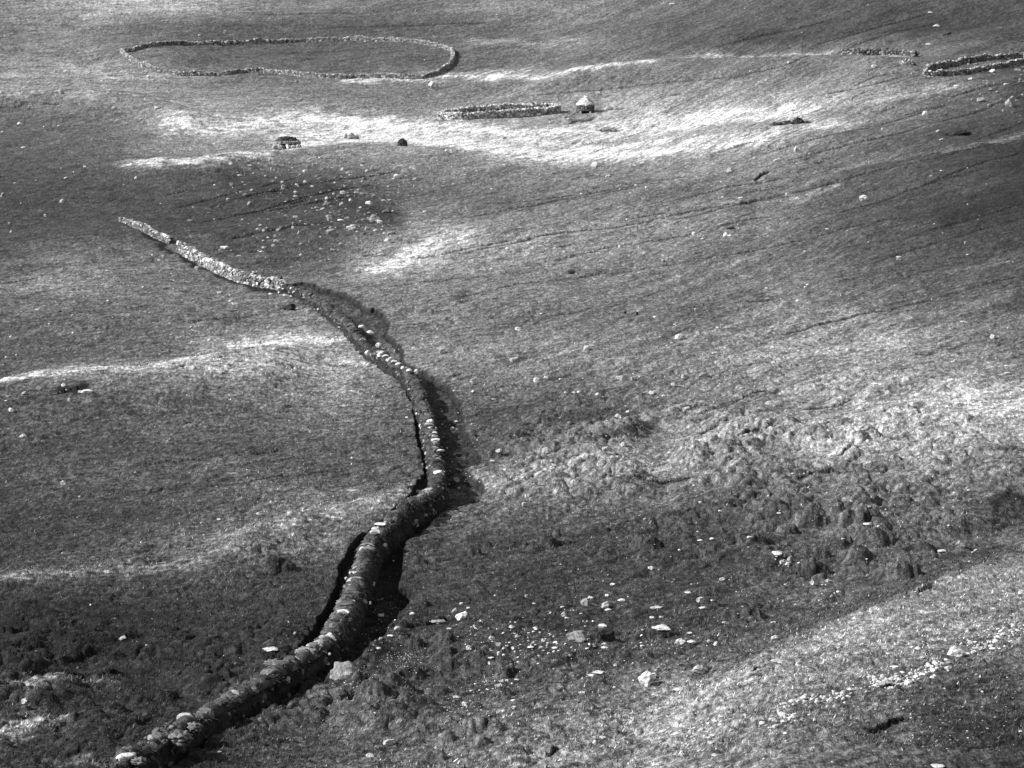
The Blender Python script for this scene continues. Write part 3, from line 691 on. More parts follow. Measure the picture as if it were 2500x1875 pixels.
cap = [(-.40, .94), (-.49, 1.02), (-.49, 1.12), (-.42, 1.22), (-.31, 1.29), (-.16, 1.33), (0.0, 1.34), (.16, 1.33), (.31, 1.29), (.42, 1.22), (.49, 1.12), (.49, 1.02), (.40, .94), (.2, .9)]
# grass hanging over both edges: the profile closes under itself inside the wall
captone = lambda S, Kk, O, Hh: (.05 + .02 * smooth(.5, 1, S / S.max())) * np.exp(.55 * noise(S / .45, Kk / .8, 322) + .5 * noise(S / 3.5, Kk / 9, 323))
sweep("turf_cap", Q, T, s, cap, .2, 321, 0.0, captone, hgt, lump=.36)

# grass hanging from both edges and standing along the top
def blades(P, D, L, W, tone, rg):            # root points, directions, lengths, widths
    n = len(P)
    side = np.cross(D, rg.normal(size=(n, 3))); side /= np.linalg.norm(side, axis=1)[:, None] + 1e-9
    mid = P + D * (L * .55)[:, None]
    tip = mid + (D + np.array([0, 0, -.75])) * (L * .5)[:, None]
    V = np.stack([P - side * W[:, None] * .5, P + side * W[:, None] * .5, mid + side * W[:, None] * .42, mid - side * W[:, None] * .42, tip], 1).reshape(-1, 3)
    k = (np.arange(n) * 5)[:, None]
    Fc = np.concatenate([k + np.array([[0, 1, 2]]), k + np.array([[0, 2, 3]]), k + np.array([[3, 2, 4]])])
    return V, Fc, np.repeat(tone, 5)
rg = np.random.default_rng(5)
n = 22000
u_ = rg.random(n) ** .62
i_ = np.clip((u_ * (len(Q) - 1)).astype(int), 0, len(Q) - 1)
Nn = np.stack([-T[:, 1], T[:, 0]], 1)
sd_ = rng_side = np.where(rg.random(n) < .5, -1, 1)
of = np.where(rg.random(n) < .62, sd_ * rg.uniform(.27, .36, n), rg.uniform(-.3, .3, n))
gz_ = np.asarray(H1(Q[:, 0], Q[:, 1]))
h_ = hgt(s)
P = np.c_[Q[i_] + Nn[i_] * of[:, None], gz_[i_] + h_[i_] * np.where(np.abs(of) > .27, rg.uniform(.8, 1.08, n), 1.13)]
clump = noise(s[i_] / .5, of * 1.5, 909)
D_ = np.c_[Nn[i_] * (of * 1.3)[:, None], np.where(np.abs(of) > .27, .15, .8)] + rg.normal(size=(n, 3)) * .3
D_ /= np.linalg.norm(D_, axis=1)[:, None]
V, Fc, tn = blades(P - ML, D_, rg.uniform(.12, .36, n) * (1 + .6 * clump), rg.uniform(.03, .07, n), np.clip(.06 * np.exp(.5 * rg.normal(size=n) + .7 * clump), .01, .4), rg)
o = link("hanging_grass", V, Fc, M_WALLTURF, parent=main, tone=tn)
o["kind"] = "stuff"

# stones still showing in the faces and along the top
rg = np.random.default_rng(8)
n = 1500
u_ = np.concatenate([rg.random(500) ** 1.3 * .5, rg.random(n - 500) ** .8])
i_ = np.clip((u_ * (len(Q) - 1)).astype(int), 0, len(Q) - 1)
sd_ = np.where(rg.random(n) < .5, -1, 1)
ontop = rg.random(n) < .38
zz = np.where(ontop, 1.14, rg.uniform(-.2, .98, n))
of = np.where(ontop, rg.uniform(-.26, .26, n), sd_ * (.49 - .13 * zz))
P = np.c_[Q[i_] + Nn[i_] * of[:, None], gz_[i_] + h_[i_] * zz]
w_ = rg.uniform(.12, .3, n) * np.where(u_ < .15, 1.15, 1)
V, Fc, tn = pack(P - ML, np.stack([w_, w_ * rg.uniform(.6, .9, n), w_ * rg.uniform(.35, .65, n)], 1), np.arctan2(T[i_, 1], T[i_, 0]) + rg.normal(size=n) * .3,
                 np.clip(np.where(rg.random(n) < .22, .3, .09) * np.exp(.45 * rg.normal(size=n)) * np.where(u_ < .03, 1.9, np.where(u_ < .4, .6, 1)), .02, .5), rg)
link("face_stones", V, Fc, M_STONE, parent=main, tone=tn)

# the cope: flat stones and turfs laid crosswise, one after another, all along the top
rg = np.random.default_rng(9)
cs = np.cumsum(.16 + rg.exponential(.24, int(s[-1] / .37)))
cs = cs[cs < s[-1]]
i_ = np.clip(np.searchsorted(s, cs), 0, len(Q) - 1)
k_ = rg.random(len(cs)) > .15 + .6 * (noise(cs / 4, cs * 0, 55) > .2)
i_, cs = i_[k_], cs[k_]
n = len(cs)
P = np.c_[Q[i_] + Nn[i_] * (rg.normal(size=n) * .07)[:, None], gz_[i_] + h_[i_] * 1.17 + rg.uniform(.0, .14, n)]
tt = rg.random(n)
V, Fc, tn = pack(P - ML, np.stack([rg.uniform(.1, .34, n), rg.uniform(.16, .48, n), rg.uniform(.06, .24, n)], 1), np.arctan2(T[i_, 1], T[i_, 0]) + rg.normal(size=n) * .5,
                 np.clip(np.where(tt < .14, .36, np.where(tt < .42, .15, .065)) * np.exp(.4 * rg.normal(size=n)) * (.42 + .58 * smooth(.30, .5, cs / s[-1])), .02, .5), rg)
link("cope_stones", V, Fc, M_STONE, parent=main, tone=tn)

# bleached tussocks growing on the top
TUSS = [(500, 1506, 52, 26), (592, 1428, 46, 20), (662, 1404, 60, 32), (388, 1585, 62, 40), (420, 1566, 40, 26), (352, 1600, 26, 14), (742, 1296, 34, 24), (735, 1340, 34, 18), (752, 1265, 26, 14), (946, 1017, 24, 9), (943, 1052, 24, 10), (690, 1392, 30, 16), (300, 1640, 40, 20)]
for j, (x, y, w, h) in enumerate(TUSS):
    p, d = hit([x * K], [(y + h * .25) * K], H1, lift=1.08)
    m = K * d[0] / F
    rg = np.random.default_rng(500 + j)
    V = ICO3[0].copy()
    q = 1 + .34 * noise(V[:, 0] * 2.3 + j, V[:, 1] * 2.3 + V[:, 2] * 2.9, j) + .22 * noise(V[:, 0] * 7 + V[:, 2] * 6, V[:, 1] * 7 - j, j + 1)
    V = V * q[:, None] * np.array([w * m * .42, w * m * .42, h * m * .42]) + p[0] - ML
    o = link("grass_tussock", V, ICO3[1], M_WALLTURF, parent=main, tone=.15 * np.exp(.5 * noise(V[:, 0] * 3, V[:, 1] * 3 + V[:, 2] * 4, 7)), shade=True)
    o["label"] = "bleached grass tussock on the wall top"
# loose pale stones set along the top
CAPS = [(884, 802, 14, 11), (879, 796, 10, 7), (870, 794, 9, 7), (862, 788, 16, 9), (852, 782, 14, 8), (843, 776, 12, 8), (833, 771, 16, 9), (822, 767, 16, 12), (826, 763, 12, 10), (838, 779, 10, 8), (818, 746, 14, 11), (800, 718, 16, 9), (793, 762, 12, 11), (781, 706, 14, 8),
        (900, 803, 9, 11), (896, 806, 8, 8), (929, 911, 17, 12), (939, 936, 12, 7), (939, 943, 14, 6), (941, 951, 19, 8), (948, 974, 26, 7), (950, 1020, 22, 7), (944, 1032, 13, 5), (936, 1058, 17, 9), (866, 1096, 21, 8), (874, 1108, 6, 4), (822, 1133, 25, 8), (800, 1303, 4, 3), (712, 1414, 5, 4), (612, 1442, 5, 6), (748, 1250, 8, 5), (757, 1238, 7, 3)]
for j, (x, y, w, h) in enumerate(CAPS):
    lift = 1.17
    p, d = hit([x * K], [(y + h * .35) * K], H1, lift=lift)
    m = K * d[0] / F
    rg = np.random.default_rng(600 + j)
    flat = w > 2.3 * h
    V = stone_shape(ICO2, rg, 7 if not flat else 11) * np.array([w * m * .52, w * m * (.36 if not flat else .42), max(h, 6) * m * .56]) + p[0] + np.array([0, .1, h * m * .3]) - ML
    o = link("cap_stone", V, ICO2[1], M_STONE, parent=main, tone=.5, shade=False)
    if j == 26: o["label"] = "large flat white slab on the wall top"

# ------------------------------------------------------------------ enclosures
ov = np.array([(45, 130), (80, 160), (110, 183), (180, 222), (260, 247), (400, 274), (520, 277), (700, 272), (830, 259), (940, 258), (1060, 264), (1200, 281), (1330, 294), (1450, 297), (1490, 297), (1510, 291), (1650, 292), (1820, 297), (1950, 298), (2040, 275), (2100, 238), (2143, 200), (2152, 160), (2143, 120),
               (2080, 101), (1980, 80), (1900, 68), (1750, 57), (1500, 54), (1200, 62), (1000, 70), (780, 78), (500, 80), (300, 84), (200, 98), (110, 122)], float)
ov = ov * (850 / 2212.0) + np.array([280, 80])
p, d = hit(ov[:, 0], ov[:, 1], H1)
o = drystone("stone_enclosure", p, .75, .8, .5, .44, 31, tone=.16, closed=True, cap=.08, hvar=.55, tvar=.45, core_tone=.03)
tag(o, "large oval drystone enclosure ringing a patch of grazed hillside", "enclosure")
pen = [(1073, 292), (1130, 294), (1200, 290), (1270, 285), (1330, 280), (1361, 276), (1366, 273), (1345, 272), (1300, 272), (1230, 273), (1150, 279), (1085, 288)]
p = hit(*np.array(pen, float).T, H1)[0]
o = drystone("sheep_pen", p, 1.1, .9, .6, .5, 32, tone=.3, closed=True, cap=.1, hvar=.2, tvar=.5)
tag(o, "long narrow drystone sheep pen beside the stone hut", "pen")
rp = [(2258, 187), (2300, 187), (2340, 184), (2390, 177), (2440, 170), (2475, 163), (2510, 158), (2530, 148), (2500, 143), (2455, 146), (2400, 149), (2345, 158), (2295, 167), (2265, 175)]
p, d = hit(*np.array(rp, float).T, H1)
o = drystone("sheep_pen", p, .95, .9, .6, .5, 33, tone=.14, closed=True, cap=.08, hvar=.45, tvar=.5)
tag(o, "dark drystone pen on the slope at the upper right edge", "pen")
p, d = hit(*np.array([(2060, 134), (2110, 135), (2160, 135), (2200, 136), (2236, 140)], float).T, H1)
o = drystone("ruined_wall", p, .95, 1.1, .8, .66, 34, tone=.08, cap=.05, tvar=.5)
tag(o, "low tumbled drystone wall on the crest beside the dark upper pen", "wall")

# ------------------------------------------------------------------ stone hut with its roof of pale turf
def facade(name, ring, z0, z1, size, seed, tone, parent, taper=0.0, gaps=(), tvar=.35):
    rng = np.random.default_rng(seed)
    Q, T, s = resample(ring, size * .85, True)
    c = Q.mean(0)
    Pn, Sz, Ry, Tn = [], [], [], []
    z = z0
    while z < z1:
        hgt_ = size * rng.uniform(.6, .95)
        for i in range(len(Q) - 1):
            f = 1 - taper * max(0, z) / (z1 + 1e-9)
            p = c + (Q[i] - c) * f + rng.normal(size=2) * .03
            if any(abs(p[0] - gx) < gw and p[1] < c[1] and z < gh for gx, gw, gh in gaps): continue
            Pn.append((p[0], p[1], z + hgt_ / 2)); Sz.append((size * rng.uniform(.45, .7), size * rng.uniform(.4, .55), hgt_ * rng.uniform(.5, .62)))
            Ry.append(math.atan2(T[i, 1], T[i, 0]) + rng.normal() * .15); Tn.append(tone * math.exp(rng.normal() * tvar))
        z += hgt_ * .92
    V, Fc, tn = pack(np.array(Pn), np.array(Sz), np.array(Ry), np.clip(np.array(Tn), .02, .75), rng)
    return link(name, V, Fc, M_STONE, parent=parent, tone=tn)
def ell(rx, ry, n=28, sq=2.6):
    a = np.linspace(0, 2 * math.pi, n, endpoint=False)
    c, s_ = np.cos(a), np.sin(a)
    return np.stack([rx * np.sign(c) * np.abs(c) ** (2 / sq), ry * np.sign(s_) * np.abs(s_) ** (2 / sq)], 1)
def bar(cx, cy, cz, sx, sy, sz, rg, base=ICO2, cuts=6):
    a = stone_shape(base, rg, cuts, (.72, .95), .05)
    return np.sign(a) * np.abs(a) ** .55 * np.array([sx, sy, sz]) + np.array([cx, cy, cz])
def dome_mesh(rx, ry, h, seed, n=56, m=26, amp=.1, power=1.0, skirt=.25):
    A = np.linspace(0, 2 * math.pi, n, endpoint=False); R = np.linspace(0, 1, m)
    A, R = np.meshgrid(A, R, indexing='ij')
    x, y = rx * R * np.cos(A), ry * R * np.sin(A)
    z = h * (1 - R ** power) - skirt * smooth(.86, 1, R)
    d = amp * (fbm(x / .7 + seed, y / .7 + z / .5, seed, 3, .6) * 1.6 + .5 * noise(x / .18, y / .18 + z / .14, seed + 2)) * (.35 + .65 * smooth(0, .3, R))
    x, y, z = x * (1 + d / rx * .8), y * (1 + d / ry * .8), z + d
    # close it underneath
    V = np.stack([x, y, z], -1)
    under = V[:, -1:, :] * np.array([.6, .6, 1]) + np.array([0, 0, .05])
    V = np.concatenate([V, under], 1)
    i = np.arange(n * (m + 1)).reshape(n, m + 1); j = np.roll(i, -1, 0)
    Fc = np.stack([i[:, :-1], i[:, 1:], j[:, 1:], j[:, :-1]], -1).reshape(-1, 4)
    return V.reshape(-1, 3), Fc
def site(px, py):
    p, d = hit([px], [py], H1, fine=H2)
    return p[0], d[0]

p, d = site(1430, 277)
wm = 45 * d / F                               # the hut's width in metres
hut = empty("stone_hut", (p[0], p[1] + wm * .42, p[2]))
tag(hut, "small round stone hut with a domed roof of pale turf, beside the long pen", "hut")
rg = np.random.default_rng(77)
facade("wall", ell(wm * .46, wm * .42), -.35, 1.62, .42, 41, .09, hut, taper=.04, gaps=[(-.05, .85, .42)])
V, Fc = dome_mesh(wm * .40, wm * .37, 1.25, 5, amp=.02)
o = link("inner_core", V * [1, 1, .35] + [0, 0, .9], Fc, M_STONE, parent=hut, tone=.03)
ln = link("lintel", bar(-.05, -wm * .42, .58, 1.3, .3, .15, rg), ICO2[1], M_STONE, parent=hut, tone=.07)
for sx in (-1.0, .95):
    link("door_jamb", bar(sx, -wm * .425, .12, .22, .28, .36, rg), ICO2[1], M_STONE, parent=hut, tone=.3)
V, Fc = dome_mesh(wm * .505, wm * .47, 1.6, 9, amp=.22, power=1.7, skirt=.14)
link("turf_roof", V + np.array([0, 0, 1.62]), Fc, M_THATCH, parent=hut, tone=.46 * np.exp(.3 * noise(V[:, 0] * 2, V[:, 1] * 2 + V[:, 2] * 3, 6)), shade=True)
o = link("roof_stone", bar(.05, -.1, 3.2, .4, .36, .16, rg), ICO2[1], M_STONE, parent=hut, tone=.6)

# ruined shelter: two courses of big stones, openings between them, a dark turf top falling in
p, d = site(700, 364)
m = d / F
rw = 63 * m
ruin = empty("ruined_shelter", (p[0], p[1] + 1.3, p[2]))
tag(ruin, "ruined stone shelter with broken openings, dark slumped turf top and one white stone", "ruin")
big = []
for j, (fx, w, h, tn) in enumerate([(-.47, .5, .8, .3), (-.30, .62, .8, .38), (-.40, .3, .95, .34), (.24, .85, .72, .36), (.42, .42, .95, .34), (.50, .3, .7, .3), (-.12, .35, .55, .1), (.12, .3, .85, .2)]):
    V = stone_shape(ICO2, np.random.default_rng(800 + j), 9) * np.array([w, .45, h * .62]) + np.array([fx * rw, -1.0 + .08 * (j % 3), h * .45])
    o = link("base_stone", V, ICO2[1], M_STONE, parent=ruin, tone=tn)
V = stone_shape(ICO2, np.random.default_rng(820), 8) * np.array([.36, .35, .48]) + np.array([.03 * rw, -1.2, .42])
o = link("base_stone", V, ICO2[1], M_STONE, parent=ruin, tone=.7); o["label"] = "white rounded stone in the opening"
facade("back_wall", ell(rw * .48, 1.1), .0, 1.0, .5, 43, .08, ruin, gaps=[(0, rw * .45, 2)])
facade("upper_course", ell(rw * .49, 1.15), .9, 1.32, .42, 44, .26, ruin)
V, Fc = dome_mesh(rw * .5, 1.25, .55, 15, n=70, amp=.3, power=3.0, skirt=.3)
link("turf_top", V + np.array([0, 0, 1.4]), Fc, M_WALLTURF, parent=ruin, tone=.04 * np.exp(.5 * noise(V[:, 0] * 2, V[:, 1] * 2 + V[:, 2] * 2, 3)), shade=True)

# dark little cairn-like hut on the edge of the flat
p, d = site(982, 356)
m = d / F
cr = empty("turf_mound", (p[0], p[1] + .9, p[2]))
tag(cr, "small dark stone and turf mound with sloping sides, on the pale flat", "mound")
facade("stone_sides", ell(11 * m, 9 * m), -.3, .75, .34, 46, .05, cr, taper=.25)
V, Fc = dome_mesh(9.5 * m, 8 * m, .35, 21, amp=.1, power=3.0, skirt=.15)
link("turf_top", V + np.array([0, 0, .85]), Fc, M_WALLTURF, parent=cr, tone=.035, shade=True)

# peaty outcrop with a heap of black turfs
p, d = site(1948, 302)
m = d / F
pk = empty("peat_outcrop", (p[0], p[1] + 1.0, p[2]))
tag(pk, "dark ragged peat outcrop standing in the pale grass on the right-hand flat", "outcrop")
for j, (ox, oy, w, h) in enumerate([(0, 0, 34, 16), (-26, -3, 40, 8), (10, 3, 22, 12), (24, -1, 26, 7), (-52, -5, 36, 4)]):
    V, Fc = dome_mesh(w * .5 * m, w * .4 * m, h * m, 50 + j, amp=.28, power=2.2, skirt=.4)
    link("peat_block", V + np.array([ox * m, oy * m * 4, -.1]), Fc, M_WALLTURF, parent=pk, tone=.05 * np.exp(.6 * noise(V[:, 0] * 2, V[:, 1] * 2 + V[:, 2] * 3, j)), shade=True)

# grassed-over stone heap at the end of the tumbled wall
p, d = site(2218, 158)
m = d / F
hp = empty("stone_heap", (p[0], p[1] + 1.2, p[2]))
tag(hp, "grassed-over stone heap where the low tumbled wall ends on the crest", "heap")
V, Fc = dome_mesh(23 * m, 18 * m, 17 * m, 61, amp=.25, power=1.2, skirt=.5)
link("turf_cover", V + np.array([0, 0, -.1]), Fc, M_WALLTURF, parent=hp, tone=.09 * np.exp(.4 * noise(V[:, 0] * 2, V[:, 1] * 2 + V[:, 2] * 3, 4)), shade=True)
rg = np.random.default_rng(62)
a_ = rg.uniform(0, 6.28, 26); r_ = rg.uniform(.3, 1.0, 26)
P = np.stack([np.cos(a_) * r_ * 22 * m, np.sin(a_) * r_ * 17 * m, 17 * m * (1 - r_ ** 1.2) + .05], 1)
V, Fc, tn = pack(P, rg.uniform(.12, .34, (26, 3)), a_, rg.uniform(.12, .4, 26), rg)
link("loose_stones", V, Fc, M_STONE, parent=hp, tone=tn)

# ------------------------------------------------------------------ stones lying about: tile, then x, y, width, height (tile pixels), tone w white p pale g grey d dark
STONES = {
'A': "80,213,30,10g 1449,203,28,22p 1282,224,18,12p 180,125,18,10p 955,488,24,12w 1905,520,24,20g 653,517,10,8w 700,583,36,22p 145,590,16,22p 380,588,60,30p 10,590,30,20p 775,600,14,14p 932,634,14,12w 1927,634,36,16p 732,692,34,24p 1008,692,34,20p 463,730,50,14g 605,740,22,14g 129,794,40,24p 14,845,20,12w 280,812,10,8w 375,808,14,10w 905,762,20,14p 857,800,10,8p 150,945,28,10w 590,892,16,10p 640,890,10,14p 680,896,10,10p 395,1080,14,10p 545,1068,22,14p 472,1103,8,8w 422,1142,26,12w 873,1141,22,18w 1382,1187,18,14w 398,1290,28,26w 290,1384,22,20p 135,1305,14,14p 14,1250,26,34g 70,1487,16,16p 60,1432,20,16g 230,1158,16,10p 95,1176,18,10p 1033,1308,14,10w 1442,1587,62,20w 1486,1608,12,8p 980,1637,16,12w 1050,1645,22,18p 1485,1050,30,22p 1640,1015,30,22p 1605,1062,36,14p 1528,1026,26,18g 1745,1083,20,24p 1735,1025,16,12p 1992,1020,16,12p 2037,1050,14,10p 2203,1083,18,20w 1540,1125,34,14p 1822,1200,30,34p 1910,1187,32,24p 1487,1183,24,24g 1900,1235,30,20p 1465,1283,22,24p 1603,1305,30,28g 2145,1244,16,12w 2100,1273,26,20w 1965,1440,26,14p 1787,1475,34,24g 1924,1494,30,30g 2127,1490,66,44g 2120,1400,40,50g 2190,1413,44,14w 2195,1310,30,30g 1725,1525,20,10w 1690,1545,14,10w 1885,1460,26,18p 1770,1515,28,20g 2145,1607,40,24g 1680,1616,36,12p 1935,1636,26,14p 1535,1642,30,8p 2060,1520,12,8w",
'B': "2135,22,40,14w 1012,92,20,8p 570,62,14,10g 490,65,16,18g 325,258,26,12w 517,267,12,8w 600,542,66,54p 1662,597,36,28p 93,805,16,12w 1058,885,26,14g 85,872,70,44g 35,870,26,40p 730,960,60,20p 800,970,24,14p 1352,785,18,14w 1475,762,28,12p 1637,1055,48,40p 1724,1130,34,22p 1660,1122,26,12p 1716,1078,14,12p 1893,1062,14,10p 20,1083,24,18p 173,1096,26,18p 240,1112,28,26g 368,1130,46,28w 487,1148,38,22g 145,1163,20,20p 250,1178,18,10p 478,1190,12,18p 140,1243,30,18g 310,1196,14,10w 530,1216,14,12p 808,1122,18,10p 876,1125,10,8p 730,1180,14,8p 975,1212,16,10p 1257,1065,20,10p 68,1285,24,20w 187,1302,50,26w 130,1332,20,12w 300,1350,60,36g 228,1402,80,64g 45,1400,40,20g 70,1465,60,30p 300,1542,34,24w 270,1475,18,12w 110,1487,18,12p 175,1465,30,24g 340,1355,24,14p 545,1358,26,12p 12,1310,34,20p 1907,1190,26,14p 1970,1202,18,14w 1868,1238,14,10w 1800,1213,12,10w 1550,1243,12,8w 1800,1583,26,20w 1715,1540,30,10p 1860,1525,10,10p 2075,1640,22,8w 255,1425,40,30w",
'C': "1612,77,32,10w 1652,163,46,22p 1597,283,36,14w 1210,30,8,8p 700,397,20,16p 728,373,12,8p 1250,424,42,22w 922,482,22,8p 453,455,16,12p 947,610,24,18p 1778,550,34,14w 2010,455,48,26w 2172,445,50,22g 1870,505,34,20p 1490,470,14,12p 1605,490,24,12p 2163,355,22,10w 1578,725,36,28w 1940,640,60,34g 2118,655,56,60g 2000,575,30,20g 1880,640,20,20g 1657,842,22,20p 1790,840,170,60d 1683,895,30,14p 2078,708,16,18g 548,902,66,22w 566,932,22,18p 610,935,14,18w 632,943,16,14p 750,955,34,44p 345,1048,36,14p 323,1090,44,30p 480,1012,24,14p 615,1030,30,16w 265,1168,18,8w 1216,1040,8,16p 1300,825,10,8w 1686,1096,26,12p 1617,1128,20,10p 685,1245,14,20w 1184,1270,54,44w 275,1265,24,10w 390,1270,34,10w 88,1500,28,22w 290,1505,26,34w 318,1512,34,18w 377,1465,14,12p 330,1462,60,24d 948,1470,24,12w 1076,1482,10,8w 143,1533,26,10p 803,1613,16,12w 1213,1555,14,10p 1410,1650,40,14p 1850,1635,16,8w 1635,1438,10,8w 1850,1312,12,8w 1838,1560,22,26g 1180,1183,12,8p 2040,590,26,16g 1960,520,34,14g 2190,510,26,20g",
'D': "1022,37,24,16w 1050,12,20,16p 1263,90,28,24p 1118,168,14,10w 240,355,34,14w 465,393,18,18p 385,368,26,14d 317,447,14,12p 467,505,14,12w 70,530,20,18w 40,662,20,12p 105,648,18,10p 23,710,10,10w 660,195,22,14p 920,212,20,16w 980,205,12,8w 1115,220,12,8w 693,298,18,8w 723,405,10,8w 1103,125,10,10w 1410,248,34,18p 1480,262,16,12w 1740,254,30,12w 1480,300,24,14p 1505,322,28,16p 1228,467,16,14w 1245,450,10,10p 1225,515,12,16p 1100,517,20,8p 1283,640,30,16w 35,800,56,20w 150,798,64,24w 222,792,30,14w 410,840,34,26w 415,808,12,8w 155,892,34,20p 560,880,80,28w 515,884,30,16w 430,872,20,16g 388,888,18,16g 48,914,22,16p 37,943,20,10w 72,1003,40,30w 445,937,20,20w 145,1168,50,26p 408,1468,44,34p 512,1559,18,16w 870,1403,20,10p 1588,1385,10,8w 1775,1590,14,12w 1860,335,80,46d",
'E': "972,92,20,10w 1697,33,22,12p 2080,38,30,12p 1145,482,42,28w 670,622,66,40p 1588,603,46,30p 1120,680,58,36p 855,820,46,42p 1262,808,38,34w 1325,795,40,24w 1418,803,22,12w 855,883,26,14w 990,934,30,14w 1055,943,20,8p 1450,888,22,14w 1505,890,30,14p 1535,884,24,14w 1655,900,30,24w 1805,795,64,34p 1930,787,24,14p 1885,800,36,24g 2080,909,24,12w 1960,895,50,30p 2005,892,40,26w 1790,1040,50,36p 1850,1010,30,14w 1718,1072,24,10w 1620,1143,16,14w 1710,1170,16,18w 1450,1160,10,8w 1502,1160,10,10w 1822,1222,50,30p 1712,1252,60,36p 1330,1262,66,44p 1025,1267,50,32p 1137,1333,20,8w 978,1328,30,10w 1058,1385,26,14w 1220,1307,18,8w 1207,1550,40,26p 1190,1610,40,30p 2183,533,64,44p 535,527,40,12p 630,480,20,14p 432,1051,26,14w 76,1310,24,10w 82,1518,70,16p 500,1525,70,14p 385,1472,10,10w 240,593,28,22w 750,1077,24,16w 722,1120,30,24w 737,878,26,14p 850,1093,20,14p 890,1390,24,18p 748,1450,40,36p 765,1180,10,12w 2150,452,14,8w 2150,838,44,24p 1360,1330,34,20p 1918,1270,24,20p 885,1195,14,8w 1490,115,52,28d 1832,375,20,20d 1909,379,20,24d 1915,367,16,12w 2025,402,26,10w",
'F': "1410,28,36,24g 822,196,22,12w 560,218,26,10w 755,298,24,16w 1620,290,14,12p 242,472,24,14w 1193,492,22,12w 1130,438,14,10w 990,475,44,10p 2015,528,42,36w 1830,435,54,14p 1022,608,18,12w 1080,608,26,12w 958,603,16,10p 800,612,18,10p 1740,808,44,20w 1275,835,60,22w 1790,957,66,24w 1866,938,20,10w 1842,1070,24,14w 2105,718,40,12w 1948,667,20,8w 30,785,44,36p 145,772,60,34g 47,990,40,20p 97,353,14,10w 175,550,14,12p 2110,765,44,18p 970,992,30,10p 665,883,22,10w 1808,1165,24,16w 400,860,34,14p 132,1458,26,18w 570,1553,18,14w 797,1410,14,8w 1104,1587,22,16w 132,1595,26,18p 1190,1618,80,24p 1855,1517,20,12w 1324,1641,14,16p 1765,1532,20,10w 1695,1630,12,8w 260,1650,30,12w 395,1168,30,14p 1190,930,24,18p 1665,1028,24,16p",
'G': "690,394,54,22w 1410,59,32,14w 1670,22,50,26p 1312,160,20,8w 1292,82,8,10w 582,608,14,12w 787,823,48,26p 1857,718,14,14w 1735,895,98,22w 1895,790,24,18p 943,868,18,8w 160,1225,44,36w 500,1012,18,14g 213,1458,16,8w 890,1515,12,12w 785,1580,40,40g 1413,1553,24,8w 1440,935,12,8w 1543,950,10,8w 740,695,14,8p",
'H': "30,1025,190,130g 780,675,80,56w 740,650,50,50g 630,715,90,30g 905,713,22,12w 780,598,26,14w 825,627,24,10w 463,665,34,18w 262,678,40,24w 343,325,14,8w 368,757,44,34p 325,808,46,14w 262,826,26,18p 1105,750,40,26w 977,820,40,28w 865,745,24,20p 700,762,36,12p 1135,808,26,24p 1260,760,36,20w 1200,552,26,18p 1250,600,24,10w 1018,862,36,24p 827,882,36,28w 1112,886,24,18w 1022,920,24,28w 973,903,24,14p 970,950,36,10w 963,983,24,20w 1145,977,20,12w 1225,880,40,16w 1240,852,24,20p 1295,885,36,18p 1310,835,30,20w 1338,855,26,14w 1383,850,30,16w 1380,885,40,14w 1340,920,18,14w 1490,882,18,16w 1375,812,20,16w 1520,808,130,66g 1710,795,120,90d 1690,742,60,26w 1700,860,40,18w 1700,882,44,14w 1590,888,30,10w 1630,876,24,10w 1940,872,26,12w 1725,640,44,18w 1440,667,36,40p 1460,693,30,12w 1355,658,16,16w 1428,622,26,10w 1575,590,60,50g 1610,562,40,20w 1705,605,50,50p 1715,548,26,16w 1810,578,50,18w 2030,628,90,32p 2010,690,40,18w 2065,687,24,14w 2065,758,120,30w 2185,843,70,48w 2000,370,40,22w 2183,255,20,12w 1753,476,36,14w 1965,1080,90,110w 2015,1060,40,30w 1660,1045,80,20w 1615,1062,44,16w 1770,995,26,20w 1765,1138,24,12w 1555,1173,50,10w 2175,1150,70,20w 1275,1250,28,14p 1115,1222,36,10w 1120,1270,36,26p 1050,1293,30,16w 800,1245,40,30w 830,1310,24,16w 845,1160,26,12w 1025,1128,60,20p 1045,1095,30,16p 1075,1095,30,16w 950,1100,30,18p 1135,1090,34,14w 870,1117,20,14w 960,1322,16,8w 320,1493,90,48p 190,1575,50,24w 225,1303,18,10w 1640,1490,30,24w 1690,1460,44,24w 1885,983,14,12w 2035,1027,26,14w 1455,773,18,8w 1550,665,22,8w 1630,714,22,12w 1590,714,14,10w 1565,714,10,10w 245,887,40,14w 1945,770,20,12w 750,1200,50,20p",
